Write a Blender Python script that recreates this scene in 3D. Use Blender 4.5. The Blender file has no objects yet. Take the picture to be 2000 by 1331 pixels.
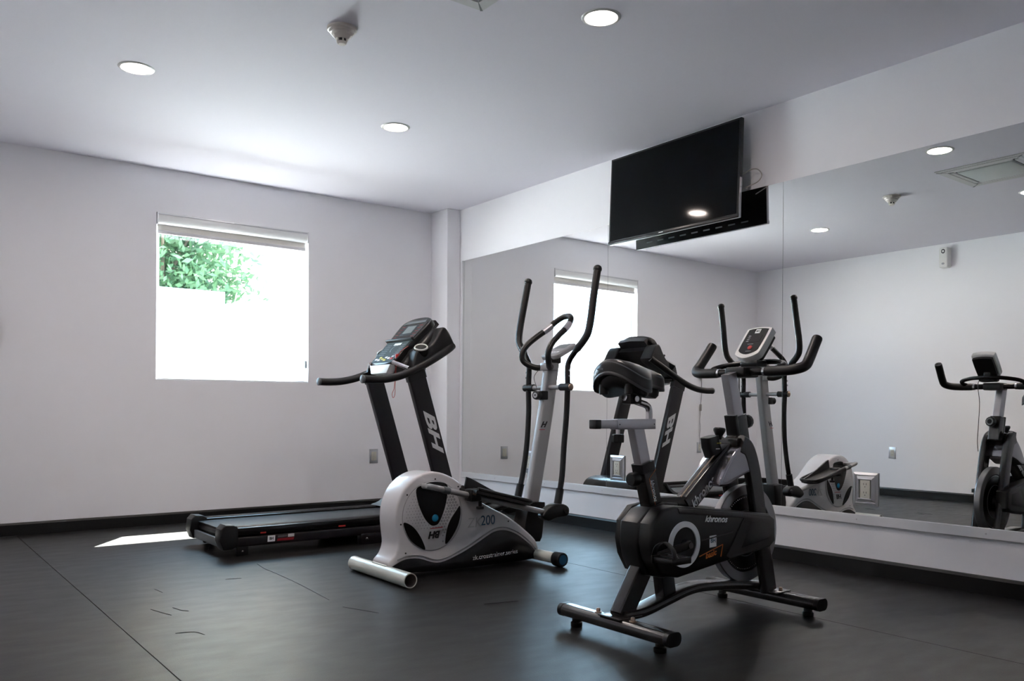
import bpy, bmesh, math, random
from mathutils import Vector, Matrix

random.seed(7)
SC = bpy.context.scene
COL = SC.collection

# ------------------------------------------------------------------ camera
FPX, YAW, ROLL, CYPX, CAMZ = 1653.4, 0.6476, 0.003775, 801.4, 0.815
fwd = Vector((math.sin(YAW), math.cos(YAW), 0))
rgt = Vector((math.cos(YAW), -math.sin(YAW), 0))
upv = rgt.cross(fwd)
r2 = math.cos(ROLL) * rgt + math.sin(ROLL) * upv
u2 = -math.sin(ROLL) * rgt + math.cos(ROLL) * upv
cam_d = bpy.data.cameras.new('camera')
cam = bpy.data.objects.new('camera', cam_d)
COL.objects.link(cam)
cam_d.sensor_width = 36.0
cam_d.lens = FPX * 36.0 / 2000.0
cam_d.shift_y = (CYPX - 665.5) / 2000.0
cam_d.clip_start = 0.02
m = Matrix((r2, u2, -fwd)).transposed().to_4x4()
m.translation = Vector((0, 0, CAMZ))
cam.matrix_world = m
SC.camera = cam

# ------------------------------------------------------------------ world, sun, exposure
world = bpy.data.worlds.new('world')
SC.world = world
world.use_nodes = True
bg = world.node_tree.nodes['Background']
bg.inputs[0].default_value = (0.50, 0.74, 1.0, 1)
bg.inputs[1].default_value = 7.5

sun_d = bpy.data.lights.new('sun', 'SUN')
sun_d.energy = 80.0
sun_d.angle = 0.009
sun_d.color = (1.0, 0.96, 0.9)
sun = bpy.data.objects.new('sun', sun_d)
COL.objects.link(sun)
sun.location = (6, 12, 14)
sun.rotation_euler = Vector((-0.309, -0.45, -1.0)).to_track_quat('-Z', 'Y').to_euler()

vs = SC.view_settings
vs.view_transform = 'Standard'
vs.look = 'None'
vs.gamma = 1.0
vs.use_curve_mapping = False
vs.exposure = 1.02
cy = SC.cycles
cy.use_denoising = True
cy.max_bounces = 14
cy.diffuse_bounces = 8
cy.glossy_bounces = 6
cy.transparent_max_bounces = 12
cy.sample_clamp_indirect = 12.0
cy.caustics_reflective = True

LAMP_W = 4.4
LAMP_COL = (1.0, 0.86, 0.78)

# ------------------------------------------------------------------ materials
MATS = {}


def mat(name, col, rough=0.5, metal=0.0, spec=0.5, coat=0.0, bump=None, vary=None):
    """bump=(scale,strength); vary=(scale,amount) colour noise"""
    M = bpy.data.materials.new(name)
    M.use_nodes = True
    nt = M.node_tree
    b = nt.nodes['Principled BSDF']
    b.inputs['Base Color'].default_value = (*col, 1)
    b.inputs['Roughness'].default_value = rough
    b.inputs['Metallic'].default_value = metal
    b.inputs['Specular IOR Level'].default_value = spec
    b.inputs['Coat Weight'].default_value = coat
    b.inputs['Coat Roughness'].default_value = 0.08
    if bump or vary:
        tc = nt.nodes.new('ShaderNodeTexCoord')
    if bump:
        n = nt.nodes.new('ShaderNodeTexNoise')
        n.inputs['Scale'].default_value = bump[0]
        n.inputs['Detail'].default_value = 4
        nt.links.new(tc.outputs['Object'], n.inputs['Vector'])
        bp = nt.nodes.new('ShaderNodeBump')
        bp.inputs['Strength'].default_value = bump[1]
        bp.inputs['Distance'].default_value = 0.002
        nt.links.new(n.outputs['Fac'], bp.inputs['Height'])
        nt.links.new(bp.outputs['Normal'], b.inputs['Normal'])
    if vary:
        n2 = nt.nodes.new('ShaderNodeTexNoise')
        n2.inputs['Scale'].default_value = vary[0]
        n2.inputs['Detail'].default_value = 5
        nt.links.new(tc.outputs['Object'], n2.inputs['Vector'])
        mx = nt.nodes.new('ShaderNodeMix')
        mx.data_type = 'RGBA'
        a = vary[1]
        mx.inputs['A'].default_value = (*[max(0, c * (1 - a)) for c in col], 1)
        mx.inputs['B'].default_value = (*[min(1, c * (1 + a)) for c in col], 1)
        nt.links.new(n2.outputs['Fac'], mx.inputs['Factor'])
        nt.links.new(mx.outputs['Result'], b.inputs['Base Color'])
    MATS[name] = M
    return M


def emit(name, col, strength):
    M = bpy.data.materials.new(name)
    M.use_nodes = True
    nt = M.node_tree
    b = nt.nodes['Principled BSDF']
    b.inputs['Base Color'].default_value = (0.9, 0.9, 0.9, 1)
    b.inputs['Emission Color'].default_value = (*col, 1)
    b.inputs['Emission Strength'].default_value = strength
    MATS[name] = M


mat('wall_paint', (0.885, 0.875, 0.9), 0.6, spec=0.3, bump=(60, 0.06), vary=(1.3, 0.025))
mat('ceiling_paint', (0.76, 0.74, 0.805), 0.75, spec=0.2, vary=(0.9, 0.02))
mat('baseboard', (0.003, 0.0028, 0.003), 0.38)
mat('white_trim', (0.72, 0.72, 0.74), 0.42)
mat('white_frame', (0.8, 0.82, 0.84), 0.35)
mat('blind_fabric', (0.78, 0.76, 0.71), 0.8)
mat('blind_metal', (0.8, 0.8, 0.8), 0.35, metal=0.1)
mat('blind_bar', (0.66, 0.65, 0.65), 0.4)
mat('plate_silver', (0.62, 0.62, 0.64), 0.28, metal=0.75)
mat('plate_ivory', (0.62, 0.6, 0.52), 0.45)
mat('plastic_white', (0.78, 0.77, 0.75), 0.35)
mat('plastic_cream', (0.72, 0.69, 0.64), 0.4)
mat('slot_black', (0.004, 0.004, 0.004), 0.6)
mat('black_plastic', (0.0042, 0.0042, 0.0045), 0.34)
mat('black_soft', (0.005, 0.0046, 0.005), 0.42)
mat('black_satin', (0.0035, 0.0035, 0.004), 0.26)
mat('graphite_frame', (0.017, 0.0145, 0.0135), 0.27, coat=0.4)
mat('treadmill_frame', (0.008, 0.0055, 0.0075), 0.33)
mat('belt', (0.010, 0.012, 0.014), 0.36, bump=(400, 0.15))
mat('guard_grey', (0.046, 0.043, 0.041), 0.4)
mat('chrome', (0.62, 0.6, 0.62), 0.16, metal=1.0)
mat('brushed_steel', (0.52, 0.5, 0.53), 0.34, metal=0.85)
mat('gunmetal', (0.32, 0.31, 0.335), 0.16, metal=0.9)
mat('flywheel_rim', (0.36, 0.35, 0.36), 0.3, metal=0.9)
mat('mast_grey', (0.40, 0.40, 0.41), 0.35, metal=0.35)
mat('pearl_white', (0.66, 0.645, 0.66), 0.26, coat=0.25)
mat('disc_white', (0.60, 0.59, 0.61), 0.3, coat=0.2)
mat('tube_white', (0.63, 0.66, 0.61), 0.3)
mat('tube_inner', (0.16, 0.14, 0.13), 0.6)
mat('dot_grey', (0.33, 0.33, 0.345), 0.4)
mat('blue_dot', (0.005, 0.19, 0.36), 0.25, coat=0.4)
mat('navy_print', (0.012, 0.07, 0.14), 0.4)
mat('red_print', (0.5, 0.03, 0.025), 0.4)
mat('red_dark', (0.22, 0.006, 0.012), 0.4)
mat('orange_print', (0.62, 0.16, 0.03), 0.4)
mat('white_print', (0.9, 0.9, 0.92), 0.4)
mat('grey_print', (0.45, 0.45, 0.46), 0.4)
mat('black_print', (0.006, 0.006, 0.007), 0.4)
mat('yellow_print', (0.6, 0.5, 0.06), 0.4)
mat('silver_print', (0.68, 0.67, 0.68), 0.4, metal=0.1)
mat('panel_green', (0.035, 0.045, 0.042), 0.55, spec=0.15)
mat('lcd', (0.16, 0.19, 0.19), 0.35, spec=0.3)
mat('lcd_dark', (0.03, 0.02, 0.02), 0.15)
mat('grip_grey', (0.12, 0.13, 0.14), 0.5)
mat('saddle_black', (0.005, 0.005, 0.006), 0.3)
mat('trim_grey', (0.05, 0.05, 0.052), 0.35)
mat('tv_screen', (0.002, 0.002, 0.0025), 0.06, spec=0.1)
mat('tv_bezel', (0.008, 0.008, 0.009), 0.25)
mat('cable_grey', (0.35, 0.33, 0.31), 0.5)
mat('cable_black', (0.02, 0.02, 0.02), 0.5)
mat('detector_cream', (0.68, 0.63, 0.58), 0.35)
mat('vent_white', (0.6, 0.6, 0.6), 0.5)
mat('vent_panel', (0.56, 0.6, 0.59), 0.5)
mat('lamp_ring', (0.66, 0.66, 0.65), 0.35)
mat('copper_bolt', (0.5, 0.36, 0.28), 0.3, metal=0.9)
mat('concrete_white', (0.82, 0.81, 0.80), 0.8, vary=(2, 0.05))
mat('dim_ground', (0.05, 0.045, 0.04), 0.95, bump=(25, 0.6), vary=(6, 0.3))  # dark tone chosen to weaken ground bounce near the window
mat('warm_bounce_paint', (0.86, 0.65, 0.48), 0.85, bump=(30, 0.2))  # peach tone added to warm the light reflected on the floor
mat('stucco', (0.8, 0.8, 0.8), 0.85, bump=(30, 0.2))
mat('shaded_band', (0.42, 0.50, 0.55), 0.8)  # bluish shade on the distant band, put into its colour
mat('bark', (0.12, 0.09, 0.06), 0.9, bump=(20, 0.6))
emit('lamp_glow', (1.0, 0.95, 0.88), 7.0)

# leaves let light through
M = mat('leaf', (0.06, 0.12, 0.055), 0.55, vary=(3, 0.35))
M.node_tree.nodes['Principled BSDF'].inputs['Transmission Weight'].default_value = 0.0
nt = M.node_tree
tr = nt.nodes.new('ShaderNodeBsdfTranslucent')
tr.inputs[0].default_value = (0.10, 0.19, 0.075, 1)
ms = nt.nodes.new('ShaderNodeMixShader')
ms.inputs[0].default_value = 0.45
nt.links.new(nt.nodes['Principled BSDF'].outputs[0], ms.inputs[1])
nt.links.new(tr.outputs[0], ms.inputs[2])
nt.links.new(ms.outputs[0], nt.nodes['Material Output'].inputs[0])

# mirror
M = mat('mirror_silver', (0.925, 0.935, 0.92), 0.0, metal=1.0)
M = mat('mirror_edge', (0.5, 0.55, 0.54), 0.15, metal=0.6)

# window glass: clear pane with a weak reflection
M = bpy.data.materials.new('window_glass')
M.use_nodes = True
nt = M.node_tree
nt.nodes.remove(nt.nodes['Principled BSDF'])
t_ = nt.nodes.new('ShaderNodeBsdfTransparent')
t_.inputs[0].default_value = (0.95, 0.98, 0.97, 1)
g_ = nt.nodes.new('ShaderNodeBsdfGlossy')
g_.inputs['Roughness'].default_value = 0.0
x_ = nt.nodes.new('ShaderNodeMixShader')
x_.inputs[0].default_value = 0.05
nt.links.new(t_.outputs[0], x_.inputs[1])
nt.links.new(g_.outputs[0], x_.inputs[2])
nt.links.new(x_.outputs[0], nt.nodes['Material Output'].inputs[0])
MATS['window_glass'] = M

# rubber flooring: fine granular grain, scuffs, satin sheen
M = bpy.data.materials.new('rubber_floor')
M.use_nodes = True
nt = M.node_tree
b = nt.nodes['Principled BSDF']
tc = nt.nodes.new('ShaderNodeTexCoord')
n1 = nt.nodes.new('ShaderNodeTexNoise')
n1.inputs['Scale'].default_value = 260
n1.inputs['Detail'].default_value = 3
n2 = nt.nodes.new('ShaderNodeTexNoise')
n2.inputs['Scale'].default_value = 1.6
n2.inputs['Detail'].default_value = 6
mp = nt.nodes.new('ShaderNodeMapping')
mp.inputs['Scale'].default_value = (3, 7, 1)
mp.inputs['Rotation'].default_value = (0, 0, 0.5)
n3 = nt.nodes.new('ShaderNodeTexNoise')
n3.inputs['Scale'].default_value = 2.2
n3.inputs['Detail'].default_value = 6
for n in (n1, n2):
    nt.links.new(tc.outputs['Object'], n.inputs['Vector'])
nt.links.new(tc.outputs['Object'], mp.inputs['Vector'])
nt.links.new(mp.outputs['Vector'], n3.inputs['Vector'])
cr = nt.nodes.new('ShaderNodeValToRGB')
cr.color_ramp.elements[0].color = (0.006, 0.0058, 0.0056, 1)
cr.color_ramp.elements[1].color = (0.011, 0.0107, 0.0104, 1)
nt.links.new(n2.outputs['Fac'], cr.inputs['Fac'])
nt.links.new(cr.outputs['Color'], b.inputs['Base Color'])
mr = nt.nodes.new('ShaderNodeMapRange')
mr.inputs['From Min'].default_value = 0.3
mr.inputs['From Max'].default_value = 0.7
mr.inputs['To Min'].default_value = 0.38
mr.inputs['To Max'].default_value = 0.44
nt.links.new(n3.outputs['Fac'], mr.inputs['Value'])
nt.links.new(mr.outputs['Result'], b.inputs['Roughness'])
bp = nt.nodes.new('ShaderNodeBump')
bp.inputs['Strength'].default_value = 0.35
bp.inputs['Distance'].default_value = 0.0015
nt.links.new(n1.outputs['Fac'], bp.inputs['Height'])
nt.links.new(bp.outputs['Normal'], b.inputs['Normal'])
b.inputs['Specular IOR Level'].default_value = 0.37
MATS['rubber_floor'] = M

# ------------------------------------------------------------------ mesh helpers
OFF = Vector((0, 0, 0))        # world position of the thing being built


def V(*a):
    return Vector(a)


def obj(name, bm, material, parent=None, smooth=35):
    me = bm if isinstance(bm, bpy.types.Mesh) else None
    if me is None:
        me = bpy.data.meshes.new(name)
        bmesh.ops.recalc_face_normals(bm, faces=bm.faces[:])
        bm.to_mesh(me)
        bm.free()
    if parent is not None:
        me.transform(Matrix.Translation(-OFF))
    me.materials.clear()
    for k in (material if isinstance(material, (list, tuple)) else [material]):
        me.materials.append(MATS[k])
    if smooth:
        for p in me.polygons:
            p.use_smooth = True
        me.set_sharp_from_angle(angle=math.radians(smooth))
    o = bpy.data.objects.new(name, me)
    COL.objects.link(o)
    if parent is not None:
        o.parent = parent
    if name in STUFF:
        o['kind'] = 'stuff'
    return o


STUFF = ('slots', 'screws', 'printed_lines', 'cage_ribs', 'pin_holes', 'vent_slots', 'balance_dots', 'printed_dots')


def thing(name, label, cat, loc, group=None):
    global OFF
    o = bpy.data.objects.new(name, None)
    o.empty_display_size = 0.1
    COL.objects.link(o)
    o.location = loc
    o['label'] = label
    o['category'] = cat
    if group:
        o['group'] = group
    OFF = Vector(loc)
    return o


def tag(o, label, cat, group=None):
    o['label'] = label
    o['category'] = cat
    if group:
        o['group'] = group
    return o


def structure(name, bm, material, smooth=0):
    o = obj(name, bm, material, None, smooth)
    o['kind'] = 'structure'
    return o


def box(x0, x1, y0, y1, z0, z1, bevel=0.0, seg=2, bm=None):
    b = bmesh.new()
    bmesh.ops.create_cube(b, size=1.0)
    for v in b.verts:
        v.co = Vector(((x0 + x1) / 2 + v.co.x * (x1 - x0), (y0 + y1) / 2 + v.co.y * (y1 - y0), (z0 + z1) / 2 + v.co.z * (z1 - z0)))
    if bevel:
        bmesh.ops.bevel(b, geom=b.edges[:], offset=bevel, segments=seg, affect='EDGES', profile=0.5)
    return join(bm, b)


def join(bm, b):
    if bm is None:
        return b
    me = bpy.data.meshes.new('tmp')
    b.to_mesh(me)
    b.free()
    bm.from_mesh(me)
    bpy.data.meshes.remove(me)
    return bm


class Fr:
    """a plane frame: origin O, axes U (right), W (up), N = U x W (out)"""
    def __init__(s, O, U, W):
        s.O = Vector(O); s.U = Vector(U).normalized(); s.W = Vector(W).normalized(); s.N = s.U.cross(s.W)

    def p(s, u, w, n=0.0):
        return s.O + s.U * u + s.W * w + s.N * n


def side(y):
    """side plane facing the room (-y): u = x, w = z"""
    return Fr((0, y, 0), (1, 0, 0), (0, 0, 1))


def prism(pts, fr, n0, n1, bevel=0.0, seg=3, bm=None, bevel_back=False):
    b = bmesh.new()
    lo = [b.verts.new(fr.p(u, w, n0)) for u, w in pts]
    hi = [b.verts.new(fr.p(u, w, n1)) for u, w in pts]
    b.faces.new(lo[::-1])
    top = b.faces.new(hi)
    k = len(pts)
    for i in range(k):
        b.faces.new((lo[i], lo[(i + 1) % k], hi[(i + 1) % k], hi[i]))
    b.normal_update()
    if bevel:
        ed = list(top.edges)
        if bevel_back:
            s = set(lo)
            ed += [e for e in b.edges if e.verts[0] in s and e.verts[1] in s]
        bmesh.ops.bevel(b, geom=ed, offset=bevel, segments=seg, affect='EDGES', profile=0.5, clamp_overlap=True)
    return join(bm, b)


def ring(fr, cu, cw, r0, r1, n0, n1, seg=48, a0=0.0, a1=2 * math.pi, bm=None):
    b = bmesh.new()
    full = abs(a1 - a0 - 2 * math.pi) < 1e-6
    k = seg if full else seg + 1
    L = []
    for i in range(k):
        a = a0 + (a1 - a0) * i / seg
        c, s = math.cos(a), math.sin(a)
        L.append([b.verts.new(fr.p(cu + r * c, cw + r * s, n)) for r, n in ((r0, n0), (r1, n0), (r1, n1), (r0, n1))])
    for i in range(seg):
        A, B = L[i], L[(i + 1) % k]
        for j in range(4):
            b.faces.new((A[j], A[(j + 1) % 4], B[(j + 1) % 4], B[j]))
    if not full:
        b.faces.new(L[0]); b.faces.new(L[-1][::-1])
    return join(bm, b)


def circ(cu, cw, r, k=40, r2=None):
    r2 = r2 or r
    return [(cu + r * math.cos(2 * math.pi * i / k), cw + r2 * math.sin(2 * math.pi * i / k)) for i in range(k)]


def smooth_pts(pts, sub=6, closed=False):
    P = [Vector(p) for p in pts]
    n = len(P)
    out = []
    for i in range(n if closed else n - 1):
        p0 = P[(i - 1) % n] if closed or i > 0 else P[0] * 2 - P[1]
        p1, p2 = P[i], P[(i + 1) % n]
        p3 = P[(i + 2) % n] if closed or i + 2 < n else P[-1] * 2 - P[-2]
        for k in range(sub):
            t = k / sub
            out.append(0.5 * ((2 * p1) + (p2 - p0) * t + (2 * p0 - 5 * p1 + 4 * p2 - p3) * t * t + (3 * p1 - p0 - 3 * p2 + p3) * t ** 3))
    if not closed:
        out.append(P[-1])
    return out


def sp2(pts, sub=6, closed=True):
    return [(p.x, p.y) for p in smooth_pts([(a, b_, 0) for a, b_ in pts], sub, closed)]


def tube(path, r, k=14, closed=False, cap=True, bm=None):
    """round tube by parallel transport; r a number or list"""
    P = [Vector(p) for p in path]
    n = len(P)
    R = r if isinstance(r, (list, tuple)) else [r] * n
    b = bmesh.new()
    T = []
    for i in range(n):
        a = P[(i - 1) % n] if closed or i > 0 else P[i]
        c = P[(i + 1) % n] if closed or i < n - 1 else P[i]
        T.append((c - a).normalized())
    x = T[0].orthogonal().normalized()
    rings = []
    for i in range(n):
        if i:
            x = (T[i - 1].rotation_difference(T[i]) @ x).normalized()
        y = T[i].cross(x)
        rings.append([b.verts.new(P[i] + (x * math.cos(2 * math.pi * j / k) + y * math.sin(2 * math.pi * j / k)) * R[i]) for j in range(k)])
    m_ = n if closed else n - 1
    for i in range(m_):
        A, B = rings[i], rings[(i + 1) % n]
        for j in range(k):
            b.faces.new((A[j], A[(j + 1) % k], B[(j + 1) % k], B[j]))
    if cap and not closed:
        b.faces.new(rings[0][::-1]); b.faces.new(rings[-1])
    return join(bm, b)


def rrect(w, h, r, k=3):
    out = []
    for cx, cy_, a0 in ((w / 2 - r, h / 2 - r, 0), (-w / 2 + r, h / 2 - r, 90), (-w / 2 + r, -h / 2 + r, 180), (w / 2 - r, -h / 2 + r, 270)):
        for i in range(k + 1):
            a = math.radians(a0 + 90 * i / k)
            out.append((cx + r * math.cos(a), cy_ + r * math.sin(a)))
    return out


def bar(path, sec, ref=(0, 1, 0), bm=None):
    """sweep a section: sec = [(in-plane, along-ref)]; ref axis stays fixed"""
    P = [Vector(p) for p in path]
    n = len(P)
    ref = Vector(ref).normalized()
    b = bmesh.new()
    rings = []
    for i in range(n):
        a = P[max(i - 1, 0)]; c = P[min(i + 1, n - 1)]
        T = (c - a).normalized()
        S = T.cross(ref).normalized()
        rf = S.cross(T).normalized()
        rings.append([b.verts.new(P[i] + S * u + rf * w) for u, w in sec])
    k = len(sec)
    for i in range(n - 1):
        for j in range(k):
            b.faces.new((rings[i][j], rings[i][(j + 1) % k], rings[i + 1][(j + 1) % k], rings[i + 1][j]))
    b.faces.new(rings[0][::-1]); b.faces.new(rings[-1])
    return join(bm, b)


def lathe(prof, O, axis, k=32, bm=None):
    """prof = [(r, h)] revolved about axis through O"""
    O = Vector(O); A = Vector(axis).normalized()
    x = A.orthogonal().normalized(); y = A.cross(x)
    b = bmesh.new()
    rings = []
    for r, h in prof:
        if r < 1e-6:
            rings.append([b.verts.new(O + A * h)])
        else:
            rings.append([b.verts.new(O + A * h + (x * math.cos(2 * math.pi * j / k) + y * math.sin(2 * math.pi * j / k)) * r) for j in range(k)])
    for i in range(len(rings) - 1):
        A_, B_ = rings[i], rings[i + 1]
        for j in range(k):
            j2 = (j + 1) % k
            if len(A_) == 1 and len(B_) == 1:
                continue
            if len(A_) == 1:
                b.faces.new((A_[0], B_[j], B_[j2]))
            elif len(B_) == 1:
                b.faces.new((A_[j], A_[j2], B_[0]))
            else:
                b.faces.new((A_[j], A_[j2], B_[j2], B_[j]))
    return join(bm, b)


def cyl(O, axis, r, h, k=24, bev=0.0):
    if bev:
        return lathe([(0, 0), (r - bev, 0), (r, bev), (r, h - bev), (r - bev, h), (0, h)], O, axis, k)
    return lathe([(0, 0), (r, 0), (r, h), (0, h)], O, axis, k)


def text(body, fr, u, w, size, n=0.001, thick=0.0008, shear=0.0, bold=0.0, width=1.0, align='LEFT', rot=0.0):
    cu = bpy.data.curves.new('txt', 'FONT')
    cu.body = body
    cu.size = size
    cu.shear = shear
    cu.offset = bold
    cu.extrude = thick
    cu.align_x = align
    cu.align_y = 'CENTER'
    cu.resolution_u = 3
    t = bpy.data.objects.new('txt', cu)
    COL.objects.link(t)
    dg = bpy.context.evaluated_depsgraph_get()
    me = bpy.data.meshes.new_from_object(t.evaluated_get(dg))
    bpy.data.objects.remove(t)
    bpy.data.curves.remove(cu)
    c, s = math.cos(rot), math.sin(rot)
    for v in me.vertices:
        x, y, z = v.co.x * width, v.co.y, v.co.z
        v.co = fr.p(u + x * c - y * s, w + x * s + y * c, n + z)
    return me


def quad_plate(fr, u0, u1, w0, w1, n0, n1, bevel=0.0, bm=None):
    return prism([(u0, w0), (u1, w0), (u1, w1), (u0, w1)], fr, n0, n1, bevel, 2, bm)


# ------------------------------------------------------------------ the room
XM, XW, YW, XL, YB, H = 3.96, 3.972, 6.238, -0.417, -0.6, 2.505
WX0, WX1, WZ0, WZ1 = 1.588, 2.72, 1.020, 2.197
WT = 0.2

structure('floor', box(XL - .1, XW + .1, YB - .1, YW + .1, -0.12, -0.004), 'baseboard')
FLOOR = bpy.data.objects['floor']
OFF = Vector((0, 0, 0))
for a, c in ((XL, -0.3725), (-0.3695, 0.7385), (0.7415, 2.9685), (2.9715, XW)):
    s = obj('rubber_sheet', box(a, c, YB, YW, -0.004, 0.0, bevel=0.0008, seg=1), 'rubber_floor', FLOOR, 0)
for P in ([(0.905, 3.62), (0.93, 3.52), (0.945, 3.47)], [(0.985, 3.60), (1.00, 3.53), (1.02, 3.50)], [(1.62, 4.36), (1.60, 4.20), (1.60, 4.08), (1.59, 3.75), (1.56, 3.35)], [(1.02, 4.02), (1.03, 3.92)], [(0.88, 3.18), (0.94, 3.16), (0.96, 3.10)], [(1.35, 4.05), (1.42, 4.03)], [(1.55, 3.2), (1.62, 3.02)], [(2.05, 2.9), (2.2, 2.86)]):
    q = smooth_pts([(x, y, .0006) for x, y in P], 4)
    obj('scuff_mark', tube(q, [.0009] + [.0016] * (len(q) - 2) + [.0009], 5), 'slot_black', FLOOR, 0)
structure('ceiling', box(XL - .1, XW + .1, YB - .1, YW + WT, H, H + .15), 'ceiling_paint')
b = bmesh.new()
for q in ((XL - .1, WX0, 0 - .12, H), (WX1, XW + .1, -.12, H), (WX0, WX1, -.12, WZ0), (WX0, WX1, WZ1, H)):
    box(q[0], q[1], YW, YW + WT, q[2], q[3], bm=b)
bmesh.ops.remove_doubles(b, verts=b.verts[:], dist=1e-5)
structure('wall_far', b, 'wall_paint')
structure('wall_right', box(XW, XW + .15, YB, YW, -.12, H), 'wall_paint')
structure('wall_left', box(XL - .15, XL, YB, YW, -.12, H), 'wall_paint')
structure('wall_near', box(XL - .15, XW + .15, YB - .15, YB, -.12, H), 'wall_paint')
structure('wall_pillar', box(3.842, XW, 5.987, YW, 0, H, bevel=0.003, seg=1), 'wall_paint')


def baseboard(name, path_pts, nx, ny):
    """profile swept straight between two points; (nx, ny) points into the room"""
    (x0, y0), (x1, y1) = path_pts
    prof = [(0, 0), (0.013, 0), (0.013, 0.068), (0.009, 0.078), (0.0, 0.081)]
    b = bmesh.new()
    A = [b.verts.new((x0 + nx * d, y0 + ny * d, z)) for d, z in prof]
    B = [b.verts.new((x1 + nx * d, y1 + ny * d, z)) for d, z in prof]
    b.faces.new(A[::-1]); b.faces.new(B)
    for i in range(len(prof)):
        j = (i + 1) % len(prof)
        b.faces.new((A[i], A[j], B[j], B[i]))
    return structure(name, b, 'baseboard')


baseboard('baseboard_far', ((XL, YW), (3.842, YW)), 0, -1)
baseboard('baseboard_right', ((XW, YB), (XW, 5.987)), -1, 0)
baseboard('baseboard_left', ((XL, YB), (XL, YW)), 1, 0)
baseboard('baseboard_pillar', ((3.842, 5.974), (3.842, YW)), -1, 0)
baseboard('baseboard_pillar_front', ((3.829, 5.987), (XW, 5.987)), 0, -1)

# ------------------------------------------------------------------ window
OFF = Vector((0, 0, 0))
FY0, FY1 = YW + .085, YW + .13
w1 = bpy.data.objects.new('window_1', None)
COL.objects.link(w1)
w1['kind'] = 'structure'
fw = 0.042
for q in ((WX0, WX0 + fw, WZ0, WZ1), (WX1 - fw, WX1, WZ0, WZ1)):
    obj('frame_stile', box(q[0], q[1], FY0, FY1, q[2], q[3], 0.004), 'white_frame', w1)
for q in ((WX0 + fw, WX1 - fw, WZ0, WZ0 + fw), (WX0 + fw, WX1 - fw, WZ1 - fw, WZ1)):
    obj('frame_rail', box(q[0], q[1], FY0, FY1, q[2], q[3], 0.004), 'white_frame', w1)
obj('pane', box(WX0 + fw, WX1 - fw, FY0 + .018, FY0 + .022, WZ0 + fw, WZ1 - fw), 'window_glass', w1, 0)
obj('sill_board', box(WX0 + .001, WX1 - .001, YW + .004, FY0, WZ0, WZ0 + .012, 0.003), 'white_frame', w1)
o = obj('frame_corner_block', box(WX1 - .085, WX1 - fw, FY0 + .006, FY0 + .016, WZ0 + fw, WZ0 + .065, 0.003), 'white_frame', w1)

bl = thing('roller_blind', 'rolled-up white roller blind in silver cassette at top of window', 'blind', (2.154, YW + .04, 2.06))
bx0, bx1 = WX0 + .004, WX1 - .004
prof = [(0.0, 2.197), (0.066, 2.197), (0.066, 2.118), (0.052, 2.112), (0.02, 2.118), (0.004, 2.14), (0.0, 2.165)]
fr = Fr((bx0, YW - .006, 0), (0, 1, 0), (0, 0, 1))
obj('cassette', prism(prof, fr, 0, bx1 - bx0), 'blind_metal', bl, 60)
obj('cassette_lip', box(bx0, bx1, YW - .009, YW - .004, 2.181, 2.192, 0.002), 'plate_silver', bl)
obj('end_bracket', box(bx0 - .001, bx0 + .006, YW - .012, YW + .06, 2.112, 2.196, 0.002), 'plate_silver', bl)
obj('end_bracket', box(bx1 - .006, bx1 + .001, YW - .012, YW + .06, 2.112, 2.196, 0.002), 'plate_silver', bl)
obj('fabric', box(bx0 + .012, bx1 - .012, YW + .030, YW + .0325, 2.075, 2.14), 'blind_fabric', bl, 0)
obj('bottom_bar', box(bx0 + .010, bx1 - .010, YW + .022, YW + .040, 2.052, 2.078, 0.005), 'blind_bar', bl)
ch = smooth_pts([(bx1 - .012, YW + .02, 2.13), (bx1 - .010, YW + .022, 1.9), (bx1 - .009, YW + .024, 1.5), (bx1 - .009, YW + .026, 1.17), (bx1 - .009, YW + .034, 1.155), (bx1 - .009, YW + .042, 1.17), (bx1 - .010, YW + .040, 1.6), (bx1 - .012, YW + .038, 2.12)], 4)
obj('pull_chain', tube(ch, 0.0016, 6), 'blind_metal', bl)
obj('chain_holder', box(bx1 - .014, bx1 + .003, YW + .022, YW + .046, 1.135, 1.195, 0.005), 'grip_grey', bl)

# ------------------------------------------------------------------ mirror panels, channel
TILT = 0.0055
MZ0, MZ1 = 0.285, 2.069
seams = [5.927, 4.176, 2.797, 1.418, 0.04]
mlab = ['tall frameless mirror panel next to the pillar, widest of the row', 'mirror panel behind the television and treadmill reflection, between two seams', 'mirror panel behind the spin bike, right of the tall seam', 'last mirror panel at the right end of the mirror wall']
for i in range(4):
    ya, yb = seams[i + 1] + .0012, seams[i] - .0012
    t = thing('mirror_panel', mlab[i], 'mirror', (XM, (ya + yb) / 2, MZ0), 'mirror panels on the right wall')
    b = bmesh.new()
    P = []
    for z in (MZ0, MZ1):
        xf = XM + (z - 0.3) * TILT
        for y in (ya, yb):
            P.append((b.verts.new((xf, y, z)), b.verts.new((XW - .0004, y, z))))
    (a0, a1), (b0, b1), (c0, c1), (d0, d1) = P
    for f in ((a1, b1, d1, c1), (a0, a1, c1, c0), (b0, b1, d1, d0), (c0, d0, d1, c1), (a0, b0, b1, a1)):
        b.faces.new(f)
    obj('glass_edge', b, 'mirror_edge', t, 0)
    b = bmesh.new()
    q = []
    for z in (MZ0, MZ1):
        for y in (ya, yb):
            q.append(b.verts.new((XM + (z - 0.3) * TILT - .0003, y, z)))
    b.faces.new((q[0], q[1], q[3], q[2]))
    obj('mirror_face', b, 'mirror_silver', t, 0)
tr1 = structure('trim_1', box(XM - .006, XW, 0.04, 5.94, 0.249, 0.297, 0.002), 'white_trim')
OFF = Vector((0, 0, 0))
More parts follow.
